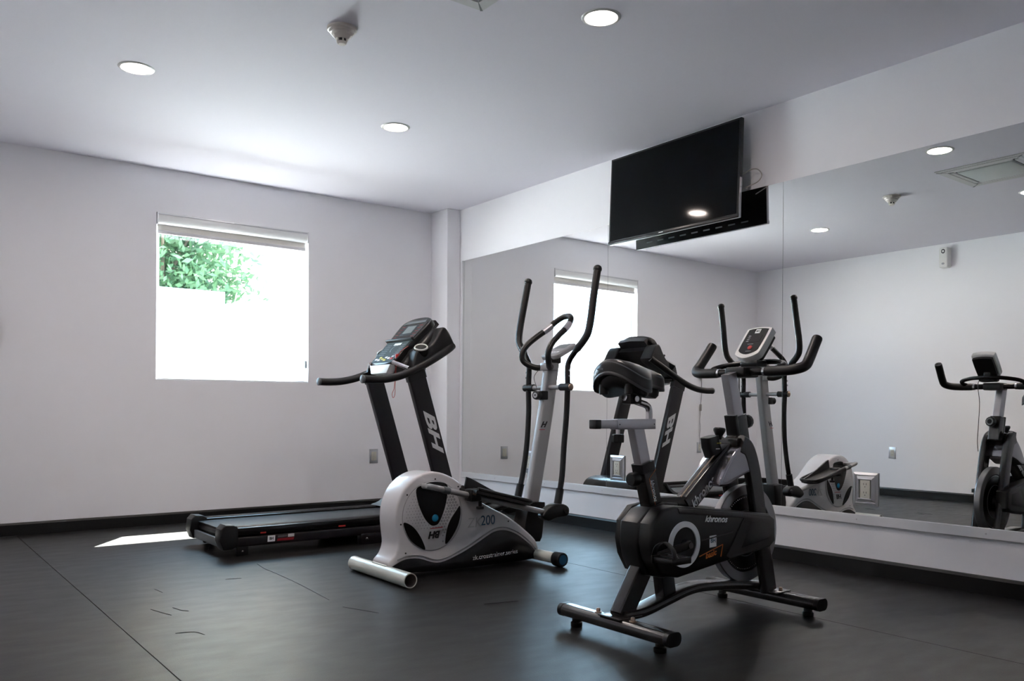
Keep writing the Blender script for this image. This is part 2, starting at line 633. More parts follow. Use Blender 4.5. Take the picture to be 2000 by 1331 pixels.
for k in range(9):
    y = 5.45 - k * 0.62
    obj('screw', lathe([(0, 0.0015), (0.0035, 0.001), (0.004, 0), (0.004, -.002)], (XM - .006, y, 0.272), (-1, 0, 0), 12), 'brushed_steel', tr1)
structure('trim_2', box(XM - .004, XW, 5.927, 5.938, 0.297, MZ1, 0.001), 'white_trim')


# ------------------------------------------------------------------ wall plates
def framed_outlet(y, z, label):
    t = thing('wall_outlet', label, 'outlet', (XM - .001, y, z), 'silver framed outlets set on the mirror')
    fr = Fr((XM - .0005, y, z), (0, -1, 0), (0, 0, 1))     # N = (-1,0,0)
    w, h = 0.066, 0.083

    def frame(w0, h0, n0, w1_, h1, n1):
        b = bmesh.new()
        A = [b.verts.new(fr.p(*p, n0)) for p in ((-w0, -h0), (w0, -h0), (w0, h0), (-w0, h0))]
        B = [b.verts.new(fr.p(*p, n1)) for p in ((-w1_, -h1), (w1_, -h1), (w1_, h1), (-w1_, h1))]
        for i in range(4):
            b.faces.new((A[i], A[(i + 1) % 4], B[(i + 1) % 4], B[i]))
        return b
    b = frame(w, h, 0, w, h, .006)
    for args in ((w, h, .006, w - .012, h - .012, .010), (w - .012, h - .012, .010, w - .015, h - .015, .004), (w - .015, h - .015, .004, w - .030, h - .034, .016), (w - .030, h - .034, .016, w - .034, h - .038, .013)):
        join(b, frame(*args))
    bmesh.ops.remove_doubles(b, verts=b.verts[:], dist=1e-5)
    obj('frame', b, 'plate_silver', t, 20)
    rc = obj('receptacle', quad_plate(fr, -.026, .026, -.047, .047, .0, .0125, .001), 'plate_ivory', t)
    b = bmesh.new()
    for dz in (-.021, .021):
        for du in (-.007, .007):
            quad_plate(fr, du - .0012, du + .0012, dz + .000, dz + .009, .0124, .0129, 0, b)
        prism(circ(0, dz - .009, .0024, 10), fr, .0124, .0129, 0, 1, b)
    obj('slots', b, 'slot_black', rc, 0)
    return t


framed_outlet(2.302, 0.427, 'silver framed wall outlet on mirror right of spin bike')
framed_outlet(4.065, 0.432, 'silver framed wall outlet on mirror behind the bike seat post')
framed_outlet(5.02, 0.424, 'silver framed wall outlet on mirror hidden partly by elliptical arm')


def plate(fr, label, kind='switch', group='small silver wall plates'):
    t = thing('wall_plate', label, kind, fr.O, group)
    w, h = 0.0385, 0.058
    obj('plate', quad_plate(fr, -w, w, -h, h, 0, .007, .004), 'plate_silver', t)
    for du in ((-.0115, .0115) if kind == 'switch' else (0,)):
        ww = .0105 if kind == 'switch' else .018
        r_ = obj('rocker' if kind == 'switch' else 'receptacle', quad_plate(fr, du - ww, du + ww, -.036, .036, .006, .0095, .001), 'plate_ivory', t)
    if kind != 'switch':
        b = bmesh.new()
        for dz in (-.02, .016):
            for du in (-.006, .006):
                quad_plate(fr, du - .001, du + .001, dz, dz + .008, .0094, .0098, 0, b)
            prism(circ(0, dz - .006, .002, 10), fr, .0094, .0098, 0, 1, b)
        obj('slots', b, 'slot_black', r_, 0)
    return t


plate(Fr((3.292, YW, 0.432), (1, 0, 0), (0, 0, 1)), 'silver wall plate low on window wall behind treadmill upright')
plate(Fr((XL, 4.562, 0.44), (0, 1, 0), (0, 0, 1)), 'silver outlet plate low on left wall, seen in mirror', 'outlet')
pf = Fr((0.60, YW, 0.445), (1, 0, 0), (0, 0, 1))
plate(pf, 'silver outlet plate on window wall below black handset, seen in mirror', 'outlet')

hs = thing('wall_handset', 'black handset hung on window wall above outlet, seen in mirror', 'phone', (0.60, YW, 1.22))
fr = Fr((0.60, YW, 0), (1, 0, 0), (0, 0, 1))
obj('cradle', quad_plate(fr, -.036, .036, 1.235, 1.39, 0, .02, .006), 'black_plastic', hs)
obj('handset', prism(sp2([(-.03, 1.215), (.03, 1.215), (.034, 1.26), (.026, 1.31), (.034, 1.36), (.03, 1.41), (-.03, 1.41), (-.034, 1.36), (-.026, 1.31), (-.034, 1.26)], 3), fr, .018, .045, .008, 3), 'black_soft', hs)
cord = smooth_pts([(0.60, YW - .02, 1.22), (0.603, YW - .03, 1.16), (0.598, YW - .03, 1.05), (0.602, YW - .02, .92)], 5)
obj('cord', tube(cord, .0022, 6), 'cable_black', hs)
obj('inline_adapter', box(.591, .611, YW - .03, YW - .008, .85, .925, .006), 'cable_grey', hs)
cord = smooth_pts([(0.602, YW - .018, .85), (0.606, YW - .014, .74), (0.594, YW - .012, .66), (0.604, YW - .012, .57), (0.602, YW - .014, .475)], 5)
obj('lower_cord', tube(cord, .0018, 6), 'cable_black', hs)

af = thing('air_freshener', 'white air freshener dispenser high on left wall, seen in mirror', 'dispenser', (XL, 4.03, 2.36))
fr = Fr((XL, 4.03, 2.36), (0, 1, 0), (0, 0, 1))        # N = (1,0,0)
obj('body', prism([(p[0], p[1]) for p in rrect(.085, .20, .018, 4)], fr, 0, .075, .012, 3), 'plastic_white', af)
obj('lens', prism(circ(0, .06, .018, 24, .022), fr, .0745, .077), 'black_print', af)
obj('badge', prism(circ(0, .06, .010, 20, .012), fr, .0768, .0778), 'plastic_white', af)
obj('nozzle', prism(circ(0, -.06, .014, 24, .010), fr, .0745, .077), 'dot_grey', af)

# ------------------------------------------------------------------ television
tv = thing('television', 'black flat screen television hung high on the mirror wall', 'television', (3.84, 3.505, 2.17))
tz0, tz1, ty0, ty1 = 1.893, 2.453, 2.99, 4.025
tt = 0.045
tx = 3.828
N_ = Vector((-1, 0, tt)).normalized()
W_ = Vector((tt, 0, 1)).normalized()
fr = Fr((tx, (ty0 + ty1) / 2, tz0), (0, -1, 0), W_)
hw = (ty1 - ty0) / 2
hh = tz1 - tz0
obj('casing', quad_plate(fr, -hw, hw, 0, hh, -.026, 0, .003), 'tv_bezel', tv)
obj('rear_housing', quad_plate(fr, -hw * .62, hw * .62, .05, hh * .72, -.055, -.024, .008), 'tv_bezel', tv)
obj('screen', quad_plate(fr, -hw + .012, hw - .012, .020, hh - .012, -.001, .0008), 'tv_screen', tv, 0)
obj('lower_bezel', quad_plate(fr, -hw, hw, .0, .018, .0, .0025, .001), 'tv_bezel', tv)
obj('edge_strip', quad_plate(fr, -hw, hw, -.002, .0, -.020, -.012), 'brushed_steel', tv)
obj('edge_strip', quad_plate(fr, hw, hw + .002, .0, hh * .4, -.022, -.004), 'chrome', tv)
obj('brand_mark', quad_plate(fr, -.075, -.040, .0065, .0105, .002, .003), 'white_print', tv, 0)
b = bmesh.new()
for k in range(9):
    quad_plate(fr, -hw + .1 + k * .095, -hw + .15 + k * .095, .03, .038, -.0275, -.025, 0, b)
obj('vent_slots', b, 'grip_grey', tv, 0)
mb = obj('wall_bracket', box(3.885, XW, 3.40, 3.61, 2.08, 2.40, .003), 'black_plastic', tv)
obj('bracket_arm', box(3.88, 3.90, 3.35, 3.38, 2.05, 2.42), 'brushed_steel', tv, 0)
obj('bracket_arm', box(3.88, 3.90, 3.63, 3.66, 2.05, 2.42), 'brushed_steel', tv, 0)
cab = smooth_pts([(3.90, 3.02, 2.145), (3.915, 2.965, 2.165), (3.92, 2.925, 2.155), (3.925, 2.905, 2.12), (3.92, 2.925, 2.09), (3.91, 2.97, 2.075), (3.90, 3.03, 2.06)], 6)
obj('cable', tube(cab, .003, 8), 'cable_grey', tv)

# ------------------------------------------------------------------ ceiling fittings
LIGHTS = [((1.042, 4.476), 'round recessed downlight near the window side, leftmost in view'),
          ((2.494, 4.462), 'round recessed downlight above the treadmill'),
          ((2.496, 2.675), 'round recessed downlight above the spin bike, nearest in view'),
          ((1.0, 2.72), 'round recessed downlight seen only in mirror at right edge')]
for (x, y), lab in LIGHTS:
    t = thing('downlight', lab, 'light', (x, y, H), 'recessed ceiling downlights')
    obj('trim_ring', lathe([(0.0705, 0.0), (0.0705, 0.004), (0.076, 0.0055), (0.0835, 0.003), (0.086, 0.0)], (x, y, H), (0, 0, -1), 40), 'lamp_ring', t)
    obj('diffuser', lathe([(0, 0.0015), (0.0705, 0.0015)], (x, y, H), (0, 0, -1), 40), 'lamp_glow', t, 0)
    ld = bpy.data.lights.new('downlight_lamp', 'AREA')
    ld.shape = 'DISK'
    ld.size = 0.135
    ld.energy = LAMP_W
    ld.color = LAMP_COL
    ld.spread = math.radians(180)
    lo = bpy.data.objects.new('downlight_lamp', ld)
    COL.objects.link(lo)
    lo.parent = t
    lo.location = (0, 0, -0.0035)

sd = thing('smoke_detector', 'cream conical smoke detector on the ceiling', 'smoke detector', (1.658, 3.452, H))
obj('base', lathe([(0, 0), (.066, 0), (.066, .008), (.062, .012), (.05, .013)], (1.658, 3.452, H), (0, 0, -1), 40), 'detector_cream', sd)
obj('cone', lathe([(.057, .010), (.052, .022), (.047, .024), (.043, .034), (.039, .036), (.029, .048), (0, .048)], (1.658, 3.452, H), (0, 0, -1), 40), 'detector_cream', sd)
obj('sensing_chamber', lathe([(.020, .046), (.020, .060), (0, .060)], (1.658, 3.452, H), (0, 0, -1), 24), 'slot_black', sd)
b = bmesh.new()
for k in range(6):
    a = k * math.pi / 3 + .3
    c_, s_ = math.cos(a), math.sin(a)
    box(1.658 + .0205 * c_ - .003, 1.658 + .0205 * c_ + .003, 3.452 + .0205 * s_ - .003, 3.452 + .0205 * s_ + .003, H - .061, H - .047, bm=b)
obj('cage_ribs', b, 'detector_cream', sd, 0)
obj('cap', lathe([(0, .060), (.022, .060), (.021, .066), (.016, .071), (0, .072)], (1.658, 3.452, H), (0, 0, -1), 28), 'detector_cream', sd)

vn = thing('ceiling_vent', 'square white ceiling air conditioning vent with flat centre panel', 'vent', (1.765, 2.645, H))
vx, vy, vr = 1.765, 2.645, 0.285
fr = Fr((vx, vy, H), (1, 0, 0), (0, -1, 0))             # N = (0,0,-1)
obj('recess', quad_plate(fr, -.20, .20, -.20, .20, 0, .002), 'slot_black', vn, 0)
b = bmesh.new()
for i in range(4):
    a = i * math.pi / 2
    def rt(u, w):
        return (u * math.cos(a) - w * math.sin(a), u * math.sin(a) + w * math.cos(a))
    for (o0, o1, n) in ((vr, vr - .03, .006), (vr - .03, .225, .011)):
        prism([rt(-o0, -o0), rt(o0, -o0), rt(o1, -o1), rt(-o1, -o1)], fr, 0, n, 0, 1, b)
obj('frame', b, 'vent_white', vn, 0)
for i in range(4):
    a = i * math.pi / 2
    pts = [(-.19, -.222), (.19, -.222), (.19, -.196), (-.19, -.196)]
    pts = [(u * math.cos(a) - w * math.sin(a), u * math.sin(a) + w * math.cos(a)) for u, w in pts]
    obj('flap', prism(pts, fr, .003, .010), 'vent_white', vn, 0)
    pts = [(.205, .205), (.28, .272), (.272, .28)]
    pts = [(u * math.cos(a) - w * math.sin(a), u * math.sin(a) + w * math.cos(a)) for u, w in pts]
    obj('corner_latch', prism(pts, fr, .011, .0118), 'grip_grey', vn, 0)
obj('centre_panel', quad_plate(fr, -.178, .178, -.178, .178, .002, .014, .003), 'vent_panel', vn)

# ------------------------------------------------------------------ spin bike
BY = 2.185
bk = thing('spin_bike', 'black spin bike with chrome seat post and exposed flywheel, nearest machine', 'exercise bike', (2.54, BY, 0))


def stabiliser(name, x, zc, bolts):
    sec = rrect(.070, .046, .021, 5)
    b = bar([(x, BY - .262, zc), (x, BY + .262, zc)], [(w, u) for u, w in sec], (1, 0, 0))
    st = obj(name, b, 'graphite_frame', bk)
    for s in (-1, 1):
        e = BY + s * .262
        obj('end_cap', bar([(x, e - s * .002, zc), (x, e + s * .008, zc), (x, e + s * .016, zc)], [(w * 1.04, u * 1.04) for u, w in sec], (1, 0, 0)), 'black_plastic', st)
        obj('levelling_foot', lathe([(0, 0), (.021, 0), (.022, .004), (.022, .016), (.017, .02), (.017, .03), (0, .036)], (x + .004, BY + s * .212, 0.0), (0, 0, 1), 20), 'black_plastic', st)
    for s in (-1, 1):
        obj('bolt', lathe([(.0135, 0), (.0135, .003), (.008, .0035), (.008, .010), (.006, .015), (0, .017)], (x, BY + s * .088, zc + .0225), (0, 0, 1), 14), 'copper_bolt' if bolts else 'chrome', st)
    return st


stabiliser('rear_stabilizer', 2.118, .056, True)
stabiliser('front_stabilizer', 2.968, .056, True)
obj('mounting_plate', box(2.085, 2.20, BY - .055, BY + .055, .078, .083, .001), 'graphite_frame', bk)
obj('mounting_plate', box(2.90, 3.0, BY - .115, BY + .115, .078, .083, .001), 'graphite_frame', bk)
bp_ = smooth_pts([(2.135, BY, .082), (2.24, BY, .084), (2.36, BY, .108), (2.47, BY, .130), (2.57, BY, .134), (2.75, BY, .118), (2.945, BY, .094)], 5)
obj('base_tube', bar(bp_, rrect(.034, .085, .015, 4)), 'graphite_frame', bk)
obj('rear_leg', bar([(2.355, BY, .40), (2.145, BY, .078)], rrect(.074, .052, .006)), 'graphite_frame', bk)
obj('middle_leg', bar([(2.345, BY, .32), (2.382, BY, .11)], rrect(.068, .050, .006)), 'graphite_frame', bk)
st = obj('seat_tube', bar([(2.258, BY, .612), (2.335, BY, .34)], rrect(.064, .054, .005)), 'graphite_frame', bk)
# orange line and lettering on the near face of the seat tube
fr = side(BY - .027)
def on_tube(t, s):      # t along tube from top, s across (+ = front)
    d = Vector((.077, 0, -.272)).normalized()
    n = Vector((-d.z, 0, d.x))
    p = Vector((2.258, 0, .612)) + d * t + n * s
    return (p.x, p.z)
b = bmesh.new()
for (t0, s0), (t1, s1) in (((.022, .031), (.045, -.010)), ((.045, -.010), (.17, -.004)), ):
    a, c = on_tube(t0, s0), on_tube(t1, s1)
    prism([on_tube(t0, s0 - .0012), on_tube(t1, s1 - .0012), on_tube(t1, s1 + .0012), on_tube(t0, s0 + .0012)], fr, .0002, .0007, 0, 1, b)
obj('orange_line', b, 'orange_print', st, 0)
ang = math.atan2(.077, .272)
tp = on_tube(.052, .0005)
obj('lettering', text('khronos', fr, tp[0], tp[1], .026, .0004, .0004, .2, .0006, .95, 'LEFT', -math.pi / 2 + ang), 'silver_print', st, 0)
obj('tube_collar', bar([(2.253, BY, .625), (2.262, BY, .592)], rrect(.068, .058, .006)), 'black_plastic', bk)
# knob facing the rear
kn = obj('seat_post_knob', lathe([(0, .058), (.022, .058), (.026, .052), (.026, .026), (.018, .022), (.012, .02), (.012, 0), (0, 0)], (2.248, BY, .567), (-1, .0, -.05), 20), 'black_plastic', bk)
obj('knob_ring', lathe([(.0145, .006), (.0155, .008), (.0155, .018), (.0145, .02)], (2.248, BY, .567), (-1, 0, -.05), 20), 'chrome', kn)
obj('seat_post', bar([(2.215, BY, .76), (2.262, BY, .585)], rrect(.052, .038, .004)), 'brushed_steel', bk)
sl = obj('seat_slider', box(2.108, 2.302, BY - .020, BY + .020, .747, .784, .002), 'brushed_steel', bk)
obj('slider_rail', box(2.03, 2.11, BY - .0165, BY + .0165, .751, .781, .002), 'brushed_steel', sl)
obj('rail_end_cap', box(2.004, 2.032, BY - .0175, BY + .0175, .750, .782, .003), 'black_plastic', sl)
for x in (2.118, 2.294):
    obj('grub_screw', cyl((x, BY - .0195, .765), (0, -1, 0), .0025, .001, 10), 'slot_black', sl)
kb = obj('slider_knob', lathe([(0, 0), (.021, 0), (.023, .004), (.023, .026), (.02, .03), (0, .03)], (2.128, BY, .700), (0, 0, 1), 10), 'black_plastic', bk, 20)
obj('knob_stem', cyl((2.128, BY, .729), (0, 0, 1), .008, .02, 14), 'chrome', kb)
pp = smooth_pts([(2.287, BY, .784), (2.287, BY, .812), (2.281, BY, .828), (2.268, BY, .836), (2.24, BY, .843), (2.16, BY, .862)], 5)
obj('saddle_post', tube(pp, .0125, 16), 'chrome', bk)
cl = obj('saddle_clamp', box(2.165, 2.225, BY - .026, BY + .026, .838, .895, .008), 'black_plastic', bk)
obj('clamp_nut', cyl((2.19, BY - .034, .857), (0, 1, 0), .011, .07, 12), 'chrome', cl)
for s in (-1, 1):
    obj('saddle_rail', tube(smooth_pts([(2.11, BY + s * .06, .90), (2.15, BY + s * .03, .885), (2.24, BY + s * .022, .885), (2.30, BY + s * .01, .91)], 5), .004, 8), 'black_satin', bk)
for s in (-1, 1):
    obj('saddle_spring', cyl((2.12, BY + s * .065, .872), (0, 0, 1), .017, .04, 16, .003), 'black_plastic', bk)
# saddle: pear outline, wings dropping
outl = [(2.072, 0), (2.078, .05), (2.098, .098), (2.13, .124), (2.17, .122), (2.205, .092), (2.24, .060), (2.28, .042), (2.32, .036), (2.345, .022), (2.352, 0)]
full = [(x, y) for x, y in outl] + [(x, -y) for x, y in outl[-2:0:-1]]
full = sp2(full, 4)


def saddle_z(x, y):
    return -.048 * (abs(y) / .125) ** 2 - .050 * (x - 2.08) / .25


cxs = 2.19


def srings(layers, O):
    b = bmesh.new()
    R = []
    for sc_, z in layers:
        R.append([b.verts.new((cxs + (x - cxs) * sc_, BY + y * sc_, z + saddle_z(x * sc_ + cxs * (1 - sc_), y * sc_))) for x, y in full])
    k = len(full)
    for i in range(len(R) - 1):
        for j in range(k):
            b.faces.new((R[i][j], R[i][(j + 1) % k], R[i + 1][(j + 1) % k], R[i + 1][j]))
    return b, R


b, R = srings([(.90, .944), (.97, .940), (1.0, .952), (1.0, .975), (.975, .989), (.90, .998), (.7, 1.003), (.4, 1.006), (.12, 1.007)], 0)
b.faces.new(R[-1]); b.faces.new(R[0][::-1])
sa = obj('saddle', b, 'saddle_black', bk, 60)
b, R = srings([(.60, .902), (.74, .905), (.82, .918), (.84, .948)], 0)
b.faces.new(R[0][::-1])
obj('saddle_pan', b, 'black_plastic', sa, 50)
b, R = srings([(.985, .939), (1.006, .941), (1.006, .951), (.99, .953)], 0)
obj('saddle_trim', b, 'trim_grey', sa, 60)
b, R = srings([(.990, .984), (.992, .9865), (.982, .9885), (.978, .987)], 0)
obj('saddle_piping', b, 'grip_grey', sa, 60)
fr = Fr((2.0725, BY + .042, .962), Vector((.14, -1, 0)), (0, 0, 1))
fr = Fr((2.0735, BY + .05, .955), Vector((-.06, -1, .0)), (.0, 0, 1))
obj('saddle_mark', quad_plate(fr, .0, .034, .004, .009, -.002, .0012), 'grip_grey', sa, 0)

# frame tubes
obj('connector_tube', bar([(2.29, BY, .478), (2.50, BY, .470)], rrect(.036, .05, .005)), 'graphite_frame', bk)
dt = obj('down_tube', bar([(2.475, BY, .452), (2.66, BY, .598), (2.79, BY, .690)], rrect(.074, .060, .010)), 'graphite_frame', bk)
fr = side(BY - .030)
ang = math.atan2(.146, .185)
obj('lettering', text('khronos', fr, 2.492, .452, .047, .0008, .0006, .25, .001, 1.0, 'LEFT', ang), 'silver_print', dt, 0)
b = bmesh.new()
d = Vector((math.cos(ang), 0, math.sin(ang))); n_ = Vector((-math.sin(ang), 0, math.cos(ang)))
p0 = Vector((2.455, BY, .466)); 
obj('tube_bolt', cyl((2.463, BY, .486), n_, .006, .006, 12), 'chrome', dt)
b = tube([p0 + n_ * .030 + Vector((0, -.022, 0)), p0 + n_ * .030 + d * .27 + Vector((0, -.022, 0))], .003, 8)
obj('edge_glint', b, 'copper_bolt', dt)  # thin bright bead drawn in place of the tube's edge highlight
# resistance knob
rk = obj('resistance_housing', bar([p0 + d * .265 + n_ * .02, p0 + d * .272 + n_ * .058 , p0 + d * .288 + n_ * .088], rrect(.070, .05, .014, 4)), 'black_plastic', bk)
obj('resistance_knob', lathe([(0, 0), (.012, 0), (.012, .012), (.018, .024), (.024, .036), (.024, .044), (.02, .048), (0, .049)], (2.682, BY, .700), (.12, 0, 1), 18), 'black_plastic', bk)
frk = side(BY - .0255)
b = quad_plate(frk, 2.640, 2.664, .686, .690, 0, .0007)
obj('scale_mark', b, 'yellow_print', rk, 0)
b = quad_plate(frk, 2.634, 2.658, .664, .668, 0, .0007)
obj('scale_mark', b, 'silver_print', rk, 0)

# handlebar post and head
hp = obj('handlebar_post', bar([(2.742, BY, .965), (2.800, BY, .74)], rrect(.056, .038, .004)), 'brushed_steel', bk)
b = bmesh.new()
for k in range(5):
    z = .885 - k * .02
    x = 2.742 + (.965 - z) * .058 / .225
    join(b, cyl((x + .0275, BY, z), (1, 0, .26), .005, .0012, 12))
obj('pin_holes', b, 'slot_black', hp, 0)
obj('head_tube', bar([(2.786, BY, .796), (2.815, BY, .665)], rrect(.074, .056, .006)), 'graphite_frame', bk)
obj('tube_collar', bar([(2.756, BY, .797), (2.783, BY, .672)], rrect(.018, .058, .005)), 'black_plastic', bk)
kn = obj('post_knob', lathe([(0, .05), (.024, .05), (.028, .044), (.028, .028), (.02, .02), (.011, .018), (.011, 0), (0, 0)], (2.828, BY, .768), (1, .12, .1), 12), 'black_plastic', bk, 25)
obj('knob_face', lathe([(.013, .0505), (.021, .0505)], (2.828, BY, .768), (1, .12, .1), 20), 'dot_grey', kn, 0)

# handlebars
half = [(2.958, .259, 1.103), (2.932, .262, 1.070), (2.888, .268, 1.015), (2.862, .268, .990), (2.840, .245, .978), (2.828, .20, .973), (2.824, .12, .972), (2.824, 0, .972)]
pth = smooth_pts([(x, BY + y, z) for x, y, z in half] + [(x, BY - y, z) for x, y, z in half[-2::-1]], 6)
hb = obj('handlebar', tube(pth, .0155, 16), 'black_satin', bk)
for s in (1, -1):
    g = smooth_pts([(x, BY + s * y, z) for x, y, z in half[:7]], 6)
    gp = obj('grip', tube(g, [.019] + [.0205] * (len(g) - 2) + [.019], 18), 'black_soft', hb)
    obj('grip_collar', tube([(2.824, BY + s * .118, .972), (2.824, BY + s * .108, .972)], .0185, 16), 'chrome', gp)
lp = smooth_pts([(2.826, .150, .980), (2.850, .165, .990), (2.895, .150, 1.004), (2.935, .08, 1.016), (2.945, 0, 1.018), (2.935, -.08, 1.016), (2.895, -.150, 1.004), (2.850, -.165, .990), (2.826, -.150, .980)], 6)
obj('bar_loop', tube([(p.x, BY + p.y, p.z) for p in lp], .011, 14), 'black_satin', hb)
obj('handlebar_clamp', box(2.775, 2.875, BY - .048, BY + .048, .950, .992, .008), 'black_plastic', bk)
cmx = obj('cup_cradle', box(2.865, 2.94, BY - .045, BY + .045, .995, 1.025, .012), 'black_plastic', bk)

# bike console
cang = math.radians(50)
Uc = Vector((0, -1, 0)); Wc = Vector((math.cos(cang), 0, math.sin(cang)))
fr = Fr((2.905, BY + .005, 1.095), Uc, Wc)              # N points to the rider
o_ = sp2([(-.054, .080), (.0, .086), (.054, .080), (.061, .066), (.061, -.035), (.052, -.068), (.0, -.088), (-.052, -.068), (-.061, -.035), (-.061, .066)], 4)
bc = obj('console', prism(o_, fr, -.026, .006, .008, 3, None, True), 'plastic_white', bk, 50)
obj('console_back', prism([(u * .86, w * .86) for u, w in o_], fr, -.045, -.024, .004), 'black_plastic', bc)
obj('console_face', prism([(u * .80, w * .84 + .006) for u, w in o_], fr, .0055, .0075), 'black_satin', bc, 0)
obj('console_display', quad_plate(fr, -.018, .034, .0, .036, .0074, .0082), 'lcd_dark', bc, 0)
obj('red_button', prism(circ(.004, -.032, .0105, 20), fr, .007, .011, .002), 'red_print', bc)
lb = obj('label_plate', quad_plate(fr, -.012, .012, .050, .072, .0074, .0084), 'white_print', bc, 0)
obj('lettering', text('BH', fr, 0, .061, .013, .0086, .0002, 0, .0005, 1, 'CENTER'), 'black_print', lb, 0)
b = bmesh.new()
for i in range(4):
    quad_plate(fr, -.034, -.022, .004 + i * .010, .007 + i * .010, .0074, .0080, 0, b)
quad_plate(fr, -.018, .010, -.012, -.010, .0074, .0080, 0, b)
quad_plate(fr, -.010, .018, -.0525, -.050, .0074, .0080, 0, b)
obj('printed_lines', b, 'grey_print', bc, 0)
obj('console_bracket', box(2.885, 2.925, BY - .018, BY + .022, 1.005, 1.055, .006), 'black_plastic', bk)
wr = smooth_pts([(2.905, BY + .02, 1.03), (2.895, BY + .062, .99), (2.885, BY + .058, .88), (2.89, BY + .060, .76), (2.88, BY + .070, .66), (2.87, BY + .07, .60)], 5)
obj('sensor_cable', tube(wr, .002, 6), 'cable_black', bk)

# fork legs
fpth = smooth_pts([(2.735, 0, .683), (2.775, 0, .662), (2.806, 0, .60), (2.833, 0, .50), (2.868, 0, .33), (2.925, 0, .082)], 6)
for s in (-1, 1):
    obj('fork_leg', bar([(p.x, BY + s * .060, p.z) for p in fpth], rrect(.078, .034, .012, 4)), 'graphite_frame', bk)
obj('fork_crown', bar([(2.745, BY - .060, .672), (2.745, BY + .060, .672)], rrect(.05, .07, .010), (0, 0, 1)), 'graphite_frame', bk)

# flywheel
FX, FZ, FR_ = 2.842, .318, .198
rim = lathe([(.158, -.016), (.196, -.016), (.198, -.013), (.198, .013), (.196, .016), (.158, .016), (.158, -.016)], (FX, BY, FZ), (0, -1, 0), 72)
fw_ = obj('flywheel', rim, 'flywheel_rim', bk, 30)
obj('flywheel_disc', lathe([(0, -.011), (.159, -.011), (.159, .011), (.0, .011)], (FX, BY, FZ), (0, -1, 0), 64), 'black_satin', fw_, 30)
fr = side(BY - .011)
obj('disc_line', ring(fr, FX, FZ, .092, .0955, 0, .001), 'grip_grey', fw_, 0)
b = bmesh.new()
for i in range(84):
    a = 2 * math.pi * i / 84
    prism(circ(FX + .146 * math.cos(a), FZ + .146 * math.sin(a), .0022, 6), fr, 0, .0008, 0, 1, b)
dd = obj('balance_dots', b, 'grey_print', fw_, 0)
dd['kind'] = 'stuff'
obj('hub', lathe([(0, .030), (.03, .028), (.034, .012), (.034, -.012), (.03, -.028), (0, -.03)], (FX, BY, FZ), (0, -1, 0), 28), 'black_plastic', fw_)
obj('axle', cyl((FX, BY - .1, FZ), (0, 1, 0), .012, .2, 16), 'chrome', fw_)
wl = obj('warning_label', prism([(2.725, .437), (2.746, .424), (2.737, .400), (2.716, .414)], fr, 0, .001), 'white_print', fw_, 0)
# fender over the wheel
fx_ = lambda px, py: None
fend = [(2.600, .532), (2.655, .612), (2.715, .668), (2.745, .668), (2.785, .622), (2.800, .575), (2.768, .566), (2.71, .548), (2.665, .528), (2.628, .522)]
fend = sp2(fend, 3)
fd = obj('fender', prism(fend, side(BY + .075), 0, .150, .022, 4, None, True), 'gunmetal', bk, 50)

# chain guard
cov = [(2.188, .345), (2.196, .412), (2.25, .462), (2.315, .470), (2.60, .438), (2.868, .404), (2.908, .382), (2.912, .290), (2.875, .268), (2.57, .236), (2.335, .207), (2.24, .226), (2.20, .29)]
gd = obj('chain_guard', prism(cov, side(BY - .045), 0, .060, .012, 3), 'black_plastic', bk, 40)
fr = side(BY - .105)
obj('guard_top_band', prism([(2.325, .462), (2.60, .4305), (2.862, .397), (2.893, .379), (2.898, .298), (2.868, .279), (2.62, .250), (2.60, .262), (2.705, .398), (2.60, .411), (2.335, .442)], fr, -.004, .004, .002, 2), 'guard_grey', gd)
pn = obj('guard_inset', prism([(2.735, .392), (2.875, .376), (2.880, .306), (2.86, .296), (2.655, .272)], fr, -.003, .002, .003, 2), 'black_soft', gd)
obj('guard_inset_ridge', prism([(2.748, .382), (2.862, .369), (2.868, .312), (2.852, .304), (2.685, .283)], fr, .001, .005, .003, 2), 'black_plastic', pn)
obj('guard_crease', prism([(2.455, .335), (2.64, .352), (2.64, .348), (2.455, .330)], fr, -.001, .0018), 'guard_grey', gd, 0)
obj('rear_shroud', prism([(2.182, .335), (2.188, .412), (2.24, .455), (2.33, .478), (2.40, .47), (2.40, .25), (2.33, .198), (2.23, .22), (2.195, .28)], side(BY + .05), 0, .095, .010, 3, None, True), 'black_plastic', bk, 40)
rw = obj('crank_ring', ring(fr, 2.36, .328, .063, .084, -.002, .006, 56), 'white_print', gd, 30)
obj('ring_well', prism(circ(2.36, .328, .063, 48), fr, -.001, .0015), 'slot_black', gd, 0)
txt = text('khronos', fr, 2.475, .412, .034, .0012, .0005, .3, .0009, 1.12, 'LEFT', -.09)
obj('lettering', txt, 'white_print', gd, 0)
lb = obj('label_plate', prism([(2.502, .302), (2.541, .304), (2.541, .347), (2.502, .346)], fr, .000, .0012), 'white_print', gd, 0)
obj('lettering', text('BH', fr, 2.5215, .327, .022, .0014, .0003, 0, .0006, 1, 'CENTER', .0), 'navy_print', lb, 0)
obj('lettering', text('basic', fr, 2.478, .272, .030, .0012, .0005, .3, .0009, 1.05, 'LEFT', .16), 'orange_print', gd, 0)
b = prism([(2.445, .276), (2.578, .309), (2.578, .306), (2.446, .273)], fr, .0, .0012)
prism([(2.578, .309), (2.581, .308), (2.569, .262), (2.566, .263)], fr, .0, .0012, 0, 1, b)
obj('orange_line', b, 'orange_print', gd, 0)
# far side guard
obj('far_guard', prism([(x, z) for x, z in cov], side(BY + .075), 0, .025, .006, 2), 'black_plastic', bk, 40)

